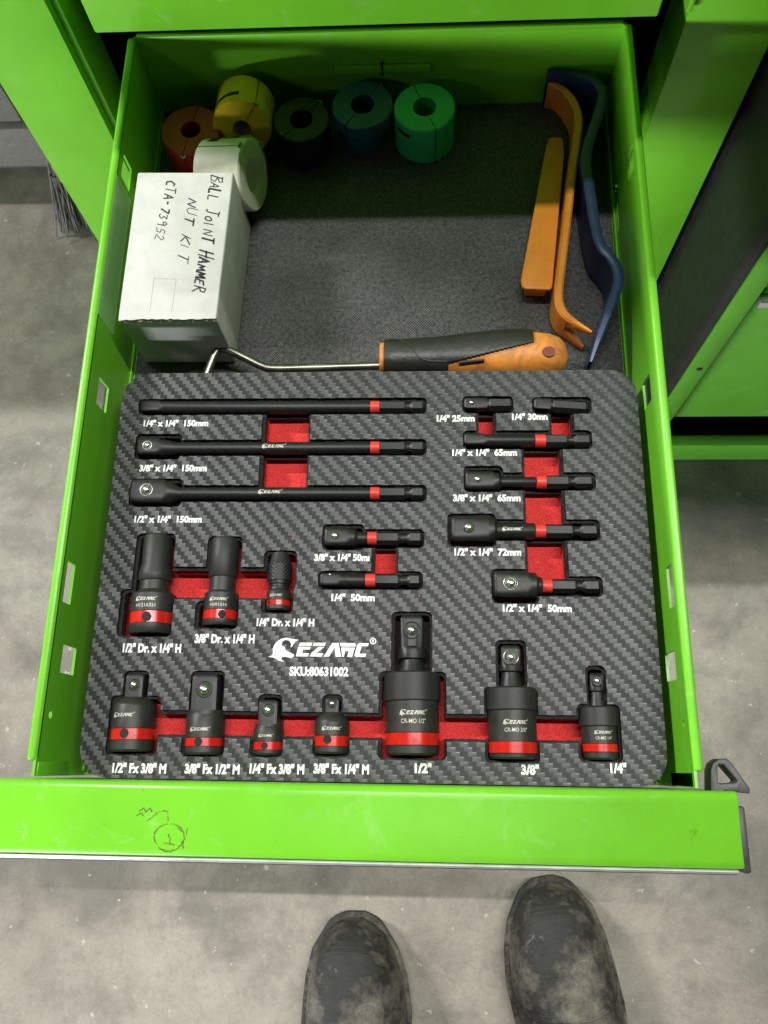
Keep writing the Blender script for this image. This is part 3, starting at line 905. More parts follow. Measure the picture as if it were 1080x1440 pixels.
GX = 'long drive extensions in the top left of the tray'
def extension(y, x0, head, xs_, label, mark=None, ballx=None, tilt=0.0):
    z = 29.0
    r = tool_root('drive_extension', x0, y, z - 4.0, 'x', label, 'extension bar', GX, tilt)
    zz = 4.0
    X = [q - x0 for q in xs_]
    up = lambda secs: secs
    mk = []
    a = head
    sr = 3.25
    if a <= 3.3:
        secs = sq(0, X[1] - 1.0, 3.2, 8) + [(X[1] + 0.6, 'c', 3.35), (X[1] + 2, 'c', 3.5), (X[2] - 0.5, 'c', 3.45), (X[2], 'c', 3.2)]
    else:
        secs = sq(0, X[1] - 1.2, a, 7) + [(X[1] + 0.5, 'c', a * 1.02), (X[1] + 1.8, 'c', a * 1.02), (X[2], 'c', sr + 0.2), (X[2] + 2, 'c', sr), (X[3] - 0.4, 'c', sr), (X[3], 'c', sr - 0.2)]
    lpart(r, 'shaft', 'tool_steel', secs)
    b0 = X[2] if a <= 3.3 else X[3]
    rest = X[3:] if a <= 3.3 else X[4:]
    band(r, b0, rest[0], 3.35)
    hexshank(r, rest[0], rest[1], rest[2], rest[3], 3.1)
    if ballx is not None:
        ball(r, ballx - x0, a * 1.0, a * 0.30, 0.0, a * 0.50, 'bright_edge')
    if mark: mark_h(r, mark - x0, sr, 13.0)
    for ch in r.children: ch.location.z = zz * MM
    return r
extension(180.3, -150.7, 3.2, [-150.7, -139.6, -28.8, -24.0, -10.2, -7.6, -0.6], 'topmost long black extension bar with plain quarter inch square end', tilt=-0.004)
extension(157.0, -149.7, 4.6, [-149.7, -137.5, -129.8, -28.3, -23.6, -10.0, -7.5, -0.5], 'middle long black extension bar above the 3/8" x 1/4" 150mm print', -84.5, -143.6)
extension(132.2, -150.0, 6.2, [-150.0, -131.5, -125.9, -27.8, -23.1, -9.8, -7.3, -0.5], 'thickest headed long black extension bar above the 1/2" x 1/4" 150mm print', -85.0, -141.0)

GS = 'short hex shank socket adapters in the tray'
def adapter(y, x0, head, xs_, label, neck, ballx=None, ring=0, mark=None, tilt=0.0, headn=6, ballr=0.33, side_ball=False, ringmat='bright_edge'):
    r = tool_root('socket_adapter', x0, y, 25.0, 'x', label, 'socket adapter', GS, tilt)
    X = [q - x0 for q in xs_]
    a = head
    # X: 0, head end, neck start, neck end(=band start), band end, groove start, groove end, tip
    secs = sq(0, X[1] - 1.0, a, headn) + [(X[1] + 0.5, 'c', a * 1.03), (max(X[1] + 1.0, X[2] - 1.2), 'c', a * 1.02), (X[2], 'c', neck + 0.3), (X[2] + 1.0, 'c', neck), (X[3] - 0.8, 'c', neck), (X[3], 'c', neck - 0.5)]
    lpart(r, 'head', 'tool_steel', secs)
    band(r, X[3], X[4], 3.3)
    hexshank(r, X[4], X[5], X[6], X[7], 3.1)
    if ballx is not None:
        if side_ball:
            MB().sphere((ballx - x0, 2.3, a * 0.86), 0.75).build('detent_ball', 'chrome', r, local=True)
        else:
            ball(r, ballx - x0, a, a * ballr, 0.0, ring, ringmat)
    if mark: mark_h(r, mark - x0, neck, 10.5)
    for ch in r.children: ch.location.z = 4.0 * MM
    return r
# quarter inch pieces
r = tool_root('socket_adapter', 19.8, 180.8, 25.0, 'x', 'shortest black adapter above the 1/4" 25mm print', 'socket adapter', GS)
lpart(r, 'head', 'tool_steel', sq(0, 11.6, 3.1, 9) + [(12.6, 'c', 3.0), (13.2, 'c', 3.0)])
lpart(r, 'hex_shank', 'tool_steel', [(13.2, 'h', 3.0), (13.6, 'h', 3.2), (23.8, 'h', 3.2), (25, 'h', 2.4)], smooth=24)
ball(r, 3.9, 3.1, 1.0)
for ch in r.children: ch.location.z = 4.0 * MM
r = tool_root('socket_adapter', 55.7, 180.6, 25.0, 'x', 'tilted short black adapter above the 1/4" 30mm print', 'socket adapter', GS, -0.075)
lpart(r, 'head', 'tool_steel', sq(0, 8.6, 3.1, 9) + [(9.4, 'c', 2.8), (10.0, 'c', 2.8)])
lpart(r, 'hex_shank', 'tool_steel', [(10, 'h', 2.9), (10.4, 'h', 3.1), (26.4, 'h', 3.1), (27.7, 'h', 2.3)], smooth=24)
for ch in r.children: ch.location.z = 4.0 * MM
adapter(160.8, 19.5, 3.25, [19.5, 30.5, 33.3, 55.7, 61.1, 72.2, 75.6, 83.7], 'black adapter with ringed neck and plain square end, 65mm row', 3.3, tilt=-0.006)
adapter(138.2, 19.6, 4.75, [19.6, 34.6, 37.8, 55.6, 60.5, 71.9, 74.7, 83.5], 'black adapter with slim neck above the 3/8" x 1/4" 65mm print', 2.7, 25.9, 0, ballr=0.30)
adapter(112.6, 12.2, 6.25, [12.2, 31.5, 35.0, 53.9, 59.1, 72.6, 76.1, 84.4], 'longest short black adapter, its thick neck marked with a white logo', 4.1, 21.0, 2.5, mark=37.2, ringmat='tool_steel')
adapter(85.0, 32.3, 6.35, [32.3, 50.0, 54.2, 56.2, 61.0, 72.5, 75.9, 83.7], 'stubby black adapter with white ringed ball, lowest at the right', 4.4, 40.6, 3.3, ringmat='chrome')
adapter(108.7, -50.4, 4.7, [-50.4, -38.0, -33.7, -28.7, -24.1, -12.8, -8.6, -1.5], 'black adapter with stepped head in the middle of the tray', 3.3, -44.4, 0)
adapter(87.3, -51.7, 3.25, [-51.7, -41.9, -38, -29.3, -24.4, -12.6, -8.4, -2.2], 'straight black adapter in the middle, above the 1/4" 50mm print', 3.3, -46.6, side_ball=True)

# ---- bit holders (upright in the picture, sleeve at the far end)
GB = 'quick change bit holders at the left of the tray'
def along(y0, ys): return [y0 - q for q in ys]
r = tool_root('bit_holder', -134.8, 110.2, 15.2, 'y', 'largest black bit holder with wide red band, at the left edge of the tray', 'bit holder', GB, 0.02)
Z = 12.0
lpart(r, 'sleeve', 'sleeve_steel', [(0, 'c', 6.0), (0.5, 'c', 6.9), (1.2, 'c', 7.3), (15.5, 'c', 7.4), (19.5, 'c', 8.4), (23.2, 'c', 8.5), (23.8, 'c', 8.1)], 40)
lpart(r, 'neck', 'forged_steel', [(23.8, 'c', 7.5), (28.5, 'c', 7.7), (30, 'c', 9.6), (30.5, 'c', 10.2)], 40)
lpart(r, 'base', 'forged_steel', [(30.5, 'c', 10.4), (31, 'c', 10.9), (39.7, 'c', 11.0), (39.8, 'c', 10.5), (45.6, 'c', 10.5), (45.8, 'c', 11.0), (49.2, 'c', 10.9), (50.2, 'c', 10.3), (50.2, 'c', 6.4), (47, 'c', 6.3)], 44)
lpart(r, 'red_band', 'red_enamel', [(39.85, 'c', 10.4), (40.0, 'c', 10.75), (45.4, 'c', 10.75), (45.55, 'c', 10.4)], 44)
pin(r, 43.0, 0.06, 10.75, 2.35)
mark_v(r, 34.2, 10.95, 11.5, 'H1216321', -0.5)
for ch in r.children: ch.location.z = Z * MM
r = tool_root('bit_holder', -100.4, 108.5, 17.5, 'y', 'middle sized black bit holder with smooth sleeve and red band', 'bit holder', GB, 0.008)
lpart(r, 'sleeve', 'sleeve_steel', [(0, 'c', 5.9), (0.5, 'c', 6.7), (1.2, 'c', 7.05), (19.5, 'c', 7.2), (20.1, 'c', 6.8)], 40)
lpart(r, 'neck', 'forged_steel', [(20.1, 'c', 6.4), (27, 'c', 6.6), (28, 'c', 7.7)], 40)
lpart(r, 'base', 'forged_steel', [(28, 'c', 7.9), (28.5, 'c', 8.4), (36.7, 'c', 8.5), (36.8, 'c', 8.1), (41.4, 'c', 8.1), (41.5, 'c', 8.5), (43.6, 'c', 8.5), (44.3, 'c', 8.0), (44.3, 'c', 4.9), (42, 'c', 4.8)], 44)
lpart(r, 'red_band', 'red_enamel', [(36.85, 'c', 8.1), (37.0, 'c', 8.35), (41.2, 'c', 8.35), (41.35, 'c', 8.1)], 44)
pin(r, 39.4, 0.33, 8.35, 1.95)
mark_v(r, 32.0, 8.45, 10.0, 'H381216', 0.5)
for ch in r.children: ch.location.z = 10.0 * MM
r = tool_root('bit_holder', -72.0, 101.2, 20.5, 'y', 'smallest black bit holder with diamond knurled collar', 'bit holder', GB, 0.01)
lpart(r, 'sleeve', 'sleeve_steel', [(0, 'c', 3.6), (0.4, 'c', 4.3), (5.0, 'c', 5.4), (6.0, 'c', 5.9)], 40)
m_ = MB(); rings = []
nk, mk_ = 72, 40
for j in range(mk_ + 1):
    x = 6.0 + 8.6 * j / mk_
    ring = []
    for i in range(nk):
        th = 2 * PI * i / nk
        k1 = math.cos(18 * th + x * 3.2); k2 = math.cos(18 * th - x * 3.2)
        rr = 6.0 + 0.16 * max(k1, k2)
        ring.append((x, rr * math.cos(th), rr * math.sin(th)))
    rings.append(ring)
m_.ringloft(rings).build('knurled_collar', 'tool_steel', r, local=True, smooth=80)
lpart(r, 'neck', 'tool_steel', [(14.6, 'c', 5.5), (16.0, 'c', 5.4), (16.4, 'c', 4.7), (17.4, 'c', 4.7), (17.9, 'c', 5.2), (19.0, 'c', 5.2), (19.6, 'c', 5.6)], 40)
lpart(r, 'base', 'forged_steel', [(19.6, 'c', 5.7), (20, 'c', 6.0), (24.2, 'c', 6.0), (24.3, 'c', 5.7), (27.1, 'c', 5.7), (27.2, 'c', 6.0), (28.6, 'c', 6.0), (29.3, 'c', 5.4), (29.3, 'c', 3.4), (28, 'c', 3.3)], 40)
lpart(r, 'red_band', 'red_enamel', [(24.35, 'c', 5.7), (24.5, 'c', 5.88), (26.9, 'c', 5.88), (27.05, 'c', 5.7)], 40)
pin(r, 25.7, -0.72, 5.88, 1.0)
mark_v(r, 22.2, 5.95, 7.0, None, -0.6)
for ch in r.children: ch.location.z = 7.5 * MM

# ---- impact adapters, square drive at the far end
GA = 'impact socket adapters along the front of the tray'
def impact(x, ytip, ysh, yc, yb0, yb1, yend, sqh, rad, ballp, pinp, label, mark_w, tilt=0.0, dome=1.0, moff=0.0, big=None, ring=0.0):
    """ytip..ysh square drive, ysh..yc shoulder, yc..yend body with band yb0..yb1"""
    r = tool_root('impact_adapter', x, ytip, 28.0 - rad - 0.3, 'y', label, 'impact adapter', GA, tilt)
    q = [ytip - v_ for v_ in (ysh, yc, yb0, yb1, yend)]
    lpart(r, 'square_drive', 'forged_steel', sq(0, q[0] + 1.0, sqh, 9))
    lpart(r, 'body', 'forged_steel', [(q[0], 'c', min(rad * 0.97, sqh * 1.28 + 0.6)), (q[0] + (q[1] - q[0]) * 0.35, 'c', sqh * 1.28 + (rad - sqh * 1.28) * 0.55), (q[0] + (q[1] - q[0]) * 0.75, 'c', rad * 0.965), (q[1], 'c', rad),
                                      (q[2] - 0.1, 'c', rad), (q[2], 'c', rad - 0.5), (q[3], 'c', rad - 0.5), (q[3] + 0.1, 'c', rad), (q[4] - 1.0, 'c', rad), (q[4], 'c', rad - 0.8), (q[4], 'c', rad * 0.58), (q[4] - 3, 'c', rad * 0.57)], 44)
    lpart(r, 'red_band', 'red_enamel', [(q[2] + 0.05, 'c', rad - 0.5), (q[2] + 0.2, 'c', rad - 0.2), (q[3] - 0.2, 'c', rad - 0.2), (q[3] - 0.05, 'c', rad - 0.5)], 44)
    ball(r, ytip - ballp, sqh, sqh * 0.36, 0.0, sqh * 0.58, 'tool_steel')
    pin(r, ytip - pinp[1], math.asin(max(-.9, min(.9, (pinp[0] - x) / rad))), rad - 0.2, pinp[2])
    mark_v(r, ytip - pinp[3], rad, mark_w, None, moff)
    for ch in r.children: ch.location.z = (rad + 0.3) * MM
    return r
impact(-137.9, 41.0, 30.0, 25.8, 15.6, 10.4, 5.2, 4.4, 10.3, 35.6, (-138.6, 13.2, 2.15, 21.5), 'wide black impact adapter with small square drive, leftmost of the front row', 11.5, 0.02, 1, -2.2)
impact(-103.6, 41.0, 24.2, 21.0, 11.9, 8.0, 4.4, 6.3, 9.1, 33.6, (-104.3, 10.0, 1.95, 15.6), 'black impact adapter with the tallest, widest square drive in the front row', 10.4, 0.02, 1, -0.5)
impact(-73.2, 29.5, 18.4, 16.2, 10.7, 6.9, 4.6, 4.6, 7.0, 24.8, (-73.8, 8.7, 1.6, 13.2), 'smallest black impact adapter, third from the left in the front row', 7.6, 0.015, 1, -0.3)
impact(-43.4, 31.1, 24.3, 19.4, 13.7, 8.9, 5.6, 3.3, 8.2, 28.2, (-44.6, 11.9, 2.0, 16.8), 'black impact adapter with the smallest square drive and a domed shoulder', 10.0, 0.0, 1, 0.6)

# ---- universal joints
GU = 'impact universal joints along the front of the tray'
def ujoint(x, ytip, ysq, yneck, ycol, yb0, yb1, yend, sqh, rad, ballp, label, txt, tilt=0.0, scol=1.0, ringmat='tool_steel'):
    zc = 28.0 if rad < 12.5 else 27.6
    r = tool_root('universal_joint', x, ytip, zc - rad - 0.2, 'y', label, 'universal joint', GU, tilt)
    q = [ytip - v_ for v_ in (ysq, yneck, ycol, yb0, yb1, yend)]
    lpart(r, 'square_drive', 'tool_steel', sq(0, q[0] * 0.72, sqh, 9) + [(q[0] * 0.80, 'c', sqh * 1.30), (q[0], 'c', sqh * 1.25), (q[0] + 0.6, 'c', sqh * 0.95)])
    # half-round shoulder below the drive flat
    lpart(r, 'swivel_neck', 'tool_steel', [(q[0] + 0.3, 'c', sqh * 0.95), (q[0] + (q[1] - q[0]) * 0.5, 'c', sqh * 1.05), (q[1] + 1.5, 'c', sqh * 1.35)], 40)
    lpart(r, 'collar', 'sleeve_steel', [(q[1], 'c', sqh * 1.4), (q[1] + 0.1, 'c', rad - 1.2), (q[1] + 0.9, 'c', rad), (q[2] - 0.5, 'c', rad), (q[2], 'c', rad - 0.4)], 48)
    lpart(r, 'body', 'forged_steel', [(q[2], 'c', rad - 0.9), (q[3] - 0.1, 'c', rad - 0.8), (q[3], 'c', rad - 1.3), (q[4], 'c', rad - 1.3), (q[4] + 0.1, 'c', rad - 0.9), (q[5] - 0.9, 'c', rad - 1.0), (q[5], 'c', rad - 1.9), (q[5], 'c', rad * 0.5), (q[5] - 3, 'c', rad * 0.5)], 48)
    lpart(r, 'red_band', 'red_enamel', [(q[3] + 0.05, 'c', rad - 1.3), (q[3] + 0.25, 'c', rad - 0.75), (q[4] - 0.25, 'c', rad - 0.75), (q[4] - 0.05, 'c', rad - 1.3)], 48)
    ball(r, ytip - ballp, sqh, sqh * 0.34, 0.0, sqh * 0.72, ringmat)
    mark_v(r, (q[2] + q[3]) / 2 - rad * 0.12, rad - 0.85, rad * 1.02, txt, 0.6)
    for ch in r.children: ch.location.z = (rad + 0.2) * MM
    return r
ujoint(-6.6, 69.9, 49.5, 43.0, 29.6, 15.5, 9.8, 5.6, 5.5, 13.3, 62.4, 'largest black universal joint with red band, marked CR-MO 1/2"', 'CR-MO 1/2"', 0.012)
ujoint(40.0, 56.0, 44.0, 36.6, 26.0, 12.3, 7.0, 4.6, 4.7, 12.0, 50.3, 'middle sized black universal joint with red band, marked CR-MO 3/8"', 'CR-MO 3/8"', 0.0, ringmat='chrome')
ujoint(79.4, 43.7, 35.5, 28.6, 19.5, 12.0, 8.2, 5.0, 3.3, 8.9, 40.0, 'smallest black universal joint at the right front corner of the tray', 'CR-MO 1/4"', 0.0)

# ================================================================== THINGS IN THE BACK OF THE DRAWER
# ---- white box with handwriting
bx = thing('cardboard_box', (-134, 268, 0), 'white cardboard box with handwritten marker lettering beside the left wall', 'box')
bl, brr, tr_, tl = (-161.3, 222.6), (-108.9, 222.0), (-106.5, 313.8), (-160.7, 315.1)
m_ = MB().prism([bl, brr, tr_, tl], 0.4, 48.4)
m_.build('carton', 'cardboard', bx, bevel=0.9, seg=3)
# lid flap slightly lifted along the near edge with torn fibre showing
m_ = MB()
rings = []
nseg = 26
for i in range(nseg + 1):
    s = i / nseg
    x = bl[0] + 0.6 + (brr[0] - bl[0] - 1.0) * s
    lift = 0.6 * math.sin(PI * min(1, s * 1.4)) if s < 0.72 else 0.25
    j = random.uniform(-0.35, 0.35)
    rings.append([(x, 221.6 + j, 48.5 + lift), (x, 225.5, 48.7), (x, 225.5, 48.2), (x, 221.9 + j, 48.0 + lift * 0.6)])
m_.ringloft(rings).build('lid_edge', 'cardboard', bx)
m_ = MB()
for i in range(70):
    s = random.random()
    x = bl[0] + 1 + 50 * s
    if 0.28 < s < 0.8 and random.random() < 0.5: continue
    ln = random.uniform(0.8, 2.6)
    m_.add([(x, 221.75, 48.0), (x + random.uniform(0.8, 3.0), 221.6, 48.0 - 0.2), (x + random.uniform(0.2, 1.4), 221.45 - random.uniform(0, .5), 48.0 - ln)], [(0, 1, 2)])
m_.build('torn_edge', 'torn_card', bx)
MB().prism([(-161.6, 222.2), (-109.2, 221.75), (-109.2, 221.95), (-161.6, 222.4)], 1.0, 46.2).build('end_flap', 'cardboard', bx)
m_ = MB()
for a, b_ in (((-144.3, 246.8), (-132.4, 245.9)), ((-144.3, 246.8), (-144.8, 226.0)), ((-132.4, 245.9), (-133.0, 225.6))):
    m_.stroke([a, b_], 0.28, 48.42, 0.05)
m_.build('label_outline', 'faint_line', bx)
GLY = {
 'B': [[(0, 0), (.1, 1)], [(-.1, .95), (.5, 1), (.55, .75), (.1, .55), (.6, .4), (.5, .05), (0, 0)]], 'A': [[(0, 0), (.3, 1), (.55, 0)], [(.1, .4), (.5, .4)]],
 'L': [[(.1, 1), (0, 0), (.5, .03)]], 'J': [[(.05, .1), (.2, 0), (.35, .15), (.4, .95)], [(.1, 1), (.7, .95)]], 'O': [[(.3, .75), (.05, .5), (.1, .1), (.35, 0), (.5, .3), (.45, .65), (.28, .76)]],
 'I': [[(.1, .8), (.08, 0)]], 'N': [[(0, 0), (.05, .95), (.5, 0), (.55, 1)]], 'T': [[(.25, 1), (.22, 0)], [(-.05, .97), (.6, 1)]], 'H': [[(0, 0), (.08, 1.1)], [(.5, -.05), (.62, 1.2)], [(-.05, .5), (.7, .6)]],
 'M': [[(0, 0), (.1, .85), (.3, .25), (.5, .9), (.62, 0)]], 'E': [[(.5, .9), (.08, .8), (0, .05), (.5, 0)], [(.04, .45), (.42, .5)]], 'R': [[(0, 0), (.1, .95), (.5, .85), (.45, .55), (.08, .45), (.65, -.1)]],
 'U': [[(.02, 1), (.02, .2), (.25, 0), (.48, .2), (.5, .95)]], 'K': [[(.05, 1), (0, 0)], [(.55, 1), (.05, .45), (.6, 0)]], 'C': [[(.5, .85), (.25, 1), (0, .55), (.15, .05), (.5, .1)]],
 '7': [[(0, .95), (.5, 1), (.2, 0)]], '3': [[(0, .95), (.45, .95), (.2, .55), (.5, .3), (.25, 0), (0, .1)]], '9': [[(.48, .7), (.2, .55), (.05, .8), (.3, 1), (.48, .8), (.42, .0)]],
 '5': [[(.5, 1), (.12, .95), (.08, .55), (.45, .5), (.45, .1), (0, 0)]], '2': [[(0, .8), (.25, 1), (.48, .75), (.02, .05), (.6, 0)]], '-': [[(0, .5), (.35, .52)]], ' ': [],
}
def handwrite(txt, p0, p1, size, width, name):
    """p0->p1 baseline on the box lid; letters stand to the right of the stroke direction rotated clockwise"""
    m_ = MB()
    d = Vector((p1[0] - p0[0], p1[1] - p0[1])); L = d.length; d.normalize()
    up = Vector((-d.y, d.x))
    adv = L / len(txt)
    for i, ch in enumerate(txt):
        sc = size * random.uniform(0.78, 1.16); slant = random.uniform(0.12, 0.42)
        base = Vector(p0) + d * (adv * i) + up * random.uniform(-0.3, 0.3)
        for st in GLY[ch]:
            pts = []
            for (a, b_), (c_, e_) in zip(st, st[1:]):
                for k in range(4):
                    s = k / 4
                    pts.append((a + (c_ - a) * s, b_ + (e_ - b_) * s))
            pts.append(st[-1])
            P = [base + d * (p[0] * adv * 1.30 + p[1] * adv * slant) + up * (p[1] * sc) for p in pts]
            m_.stroke([(p.x, p.y) for p in P], width * random.choice((0.7, 0.9, 1.2, 1.45)), 48.43, 0.06)
    m_.build(name, 'ink', bx)
handwrite('BALL JOINT HAMMER', (-118.6, 312.0), (-122.8, 237.5), 6.6, 0.80, 'handwriting')
handwrite('NUT KIT', (-130.2, 297.0), (-133.0, 256.5), 5.6, 0.60, 'handwriting')
handwrite('CTA-73952', (-143.6, 309.0), (-146.6, 270.0), 5.4, 0.62, 'handwriting')

# ---- line disconnect rings
GD = 'plastic line disconnect tools at the back of the drawer'
def ringtool(label, mat, loc, R, r, H, flange=None, rot=None, window=None, slit=0.5):
    """thick split plastic sleeve standing on its end; axis local Z"""
    o = thing('disconnect_ring', loc, label, 'disconnect tool', GD)
    if rot: o.rotation_euler = rot
    N = 56
    gap = 0.045
    def section(a0, a1, z0, z1, Ro, Ri, m_):
        n = max(3, int(N * (a1 - a0) / (2 * PI)))
        rings = []
        for k in range(n + 1):
            a = a0 + (a1 - a0) * k / n
            c_, s = math.cos(a), math.sin(a)
            e = 0.8
            rings.append([(Ri * c_, Ri * s, z0), ((Ro - e) * c_, (Ro - e) * s, z0), (Ro * c_, Ro * s, z0 + e), (Ro * c_, Ro * s, z1 - e), ((Ro - e) * c_, (Ro - e) * s, z1), (Ri * c_, Ri * s, z1)])
        m_.ringloft(rings)
    for k in range(2):
        a0 = slit + k * PI + gap / 2
        m_ = MB()
        if flange:
            section(a0, a0 + PI - gap, 0, H - flange, R * 0.70, r, m_)
            section(a0, a0 + PI - gap, H - flange, H, R, r, m_)
        else:
            section(a0, a0 + PI - gap, 0, H, R, r, m_)
        m_.build('half_shell', mat, o, local=True, smooth=30)
    if window is not None:
        for (wa, wz, wl, wh) in window:
            m_ = MB(); rr = []
            Rw = (R * 0.70 if flange else R) + 0.08
            for k in range(9):
                a = wa - wl / 2 + wl * k / 8
                rr.append([(Rw * math.cos(a), Rw * math.sin(a), wz), ((Rw - 3) * math.cos(a), (Rw - 3) * math.sin(a), wz), ((Rw - 3) * math.cos(a), (Rw - 3) * math.sin(a), wz + wh), (Rw * math.cos(a), Rw * math.sin(a), wz + wh)])
            m_.ringloft(rr).build('window', 'cavity', o, local=True)
    a = slit
    MB().torus((0, 0, 0), 1.7, 0.6, 16, 6).map(lambda p: (R * 0.97 * math.cos(a) + p[0], R * 0.97 * math.sin(a) + p[1], H - 1.5 + p[2])).build('spring_eye', 'steel_rod', o, local=True)
    return o
ringtool('green split plastic ring tool standing on the liner near the back wall', 'ring_green', (-0.8, 376, 0), 18.2, 7.0, 27, None, None, [(-2.35, 19, 0.55, 3.0)], 1.95)
ringtool('dark blue flanged ring tool standing left of the green one', 'ring_teal', (-38, 380, 0), 18.4, 7.2, 26, 9, None, [(-1.4, 12, 0.6, 3.5)], 1.0)
ringtool('almost black ring tool in the deepest shadow at the back', 'ring_dark', (-75, 372, 0), 17, 7, 24, None, None, None, 0.9)
ringtool('red split ring tool lying in the back left corner', 'ring_red', (-142, 366, 0), 18.4, 6.2, 24, None, None, None, -1.75)
ringtool('yellow split ring tool tipped against the back wall', 'ring_yellow', (-111, 392, 17.5), 17.5, 5.4, 27, None, (math.radians(76), math.radians(4), 0), [(2.1, 17, 1.0, 3.4)], 1.0)
ringtool('small grey ring tool between the yellow and the white ones', 'ring_grey', (-107, 358, 3), 9.0, 4.0, 22, None, (math.radians(20), 0, 0), None, 0.4)
ringtool('white split ring tool lying on its side behind the cardboard box', 'ring_white', (-129, 335, 20.5), 20.0, 10.5, 29, None, (0, math.radians(80), math.radians(-9)), [(2.4, 5, 0.6, 6.0)], 2.95)

# ---- trim pry tools
def sweep_bar(path, th, zb, zt, name, mat, root, bevel=0.8, fork=None):
    """bar standing on edge: path in plan, thickness th (number or list), lower and upper z per point"""
    P = [Vector(p) for p in path]
    # Catmull-Rom refinement
    n0 = len(P); fine = []; 
    for i in range(n0 - 1):
        p0, p1, p2, p3 = P[max(i - 1, 0)], P[i], P[i + 1], P[min(i + 2, n0 - 1)]
        for k in range(6):
            s = k / 6
            q = 0.5 * ((2 * p1) + (p2 - p0) * s + (2 * p0 - 5 * p1 + 4 * p2 - p3) * s * s + (-p0 + 3 * p1 - 3 * p2 + p3) * s ** 3)
            f_ = i + s
            fine.append((q, f_))
    fine.append((P[-1], n0 - 1.0))
    def ev(a, f_):
        if not isinstance(a, (list, tuple)): return a
        i = min(int(f_), len(a) - 2); return a[i] + (a[i + 1] - a[i]) * (f_ - i)
    rings = []
    for i, (q, f_) in enumerate(fine):
        d = (fine[min(i + 1, len(fine) - 1)][0] - fine[max(i - 1, 0)][0]).normalized()
        nn = Vector((-d.y, d.x)) * ev(th, f_) / 2
        z0, z1 = ev(zb, f_), ev(zt, f_)
        e = min(1.0, (z1 - z0) * 0.3, ev(th, f_) * 0.3)
        a, b_ = q + nn, q - nn
        ai, bi = q + nn * 0.55, q - nn * 0.55
        rings.append([(ai.x, ai.y, z1), (a.x, a.y, z1 - e), (a.x, a.y, z0 + e), (ai.x, ai.y, z0), (bi.x, bi.y, z0), (b_.x, b_.y, z0 + e), (b_.x, b_.y, z1 - e), (bi.x, bi.y, z1)])
    return MB().ringloft(rings).build(name, mat, root, smooth=40)
GP = 'plastic trim pry tools along the right wall'
pt = thing('pry_tool', (82, 310, 0), 'orange forked pry tool between the flat orange wedge and the blue one', 'pry tool', GP)
fork_path = [(74.7, 399.3), (82.2, 395.2), (88.5, 385.4), (91.2, 372.1), (89.0, 354.0), (85.6, 333.9), (80.6, 299.8), (75.6, 267.1), (73.6, 250.5), (75.2, 242.0), (79.0, 237.4)]
sweep_bar(fork_path, [3.0, 4.2, 4.8, 4.8, 4.8, 4.8, 4.8, 4.8, 5.0, 5.2, 4.6], [0.5, 0.5, 0.5, 0.5, 0.5, 0.5, 0.5, 0.5, 0.5, 0.5, 0.5], [20, 20, 20, 20, 20, 20, 20, 20, 20, 20, 19.5], 'bar', 'orange_plastic', pt)
sweep_bar([(78.6, 237.8), (84, 233.6), (90.6, 229.0)], [4.6, 3.4, 1.4], [11.0, 13.2, 15.2], [19.5, 19.2, 18.6], 'prong', 'orange_plastic', pt)
sweep_bar([(78.6, 237.8), (83, 233.0), (88.5, 227.5)], [4.6, 3.4, 1.4], [0.8, 0.9, 1.2], [9.6, 7.6, 5.2], 'prong', 'orange_plastic', pt)
pb = thing('pry_tool', (95, 310, 0), 'dark blue hooked pry tool leaning along the right drawer wall', 'pry tool', GP)
blue_path = [(73.1, 401.2), (85.6, 399.5), (98.0, 395.3), (104.2, 387.6), (103.9, 378.1), (100.2, 365.3), (94.4, 347.7), (92.2, 335.3), (93.0, 318.1), (94.6, 294.2), (97.0, 278.9), (102.0, 271.0), (105.0, 263.1), (104.6, 252.9), (98.0, 235.5), (92.1, 220.5), (87.8, 208.0)]
sweep_bar(blue_path, [3.5, 5, 5.6, 6, 6, 6, 6, 6, 6, 6, 6, 6, 6, 5.6, 5, 4, 2.0], [0.5] * 17, [27] * 15 + [26, 24], 'bar', 'blue_plastic', pb)
pf = thing('pry_tool', (69, 315, 0), 'flat orange plastic wedge lying left of the forked one', 'pry tool', GP)
wp = [(75.6, 370.4), (76.6, 371.6), (83.0, 371.4), (83.9, 370.1), (84.1, 358.6), (71.6, 261.5), (70.4, 259.4), (62, 259.8), (56.5, 260.0), (54.6, 261.6), (54.0, 266.1), (72.9, 361.5)]
m_ = MB().prism(wp, 0, 4.2)
m_.map(lambda p: (p[0], p[1], p[2] * (0.55 + 0.45 * min(1, (p[1] - 255) / 60)) + 1.0 + (371 - p[1]) * 0.085))
m_.build('blade', 'orange_plastic', pf, bevel=0.7, seg=3)
MB().prism([(57, 263), (69, 262.5), (70.5, 268), (57.5, 268)], 0.3, 9.2).build('foot', 'orange_plastic', pf, bevel=0.8)

# ---- hooked hand tool with orange and black grip
hk = thing('spring_hook_tool', (0, 214, 0), 'steel hook tool with black and orange grip lying behind the foam tray', 'hand tool')
def grip(secs, yz):
    return None
HY, HZ = 215.0, 14.5
def hand(x, r, k=1.0): return (x, 's', r, 2.6)
m_ = MB()
prof_h = [(-24.5, 8.8), (-23.0, 10.0), (-19, 10.6), (-10, 10.4), (5, 11.0), (22, 12.6), (38, 14.0), (50, 14.3), (60, 13.4), (67, 12.6), (72.5, 10.6), (75.5, 7.6), (77.0, 3.5)]
def hf(p): return (p[0], HY + p[1] * 0.98 + (p[0] + 24) * 0.012, HZ + p[2])
m_.loft([(-22.5, 's', 8.4, 2.4)] + [(x, 's', r_ - 0.5, 2.4) for x, r_ in prof_h[2:]], 40, hf)
m_.build('grip_core', 'handle_orange', hk)
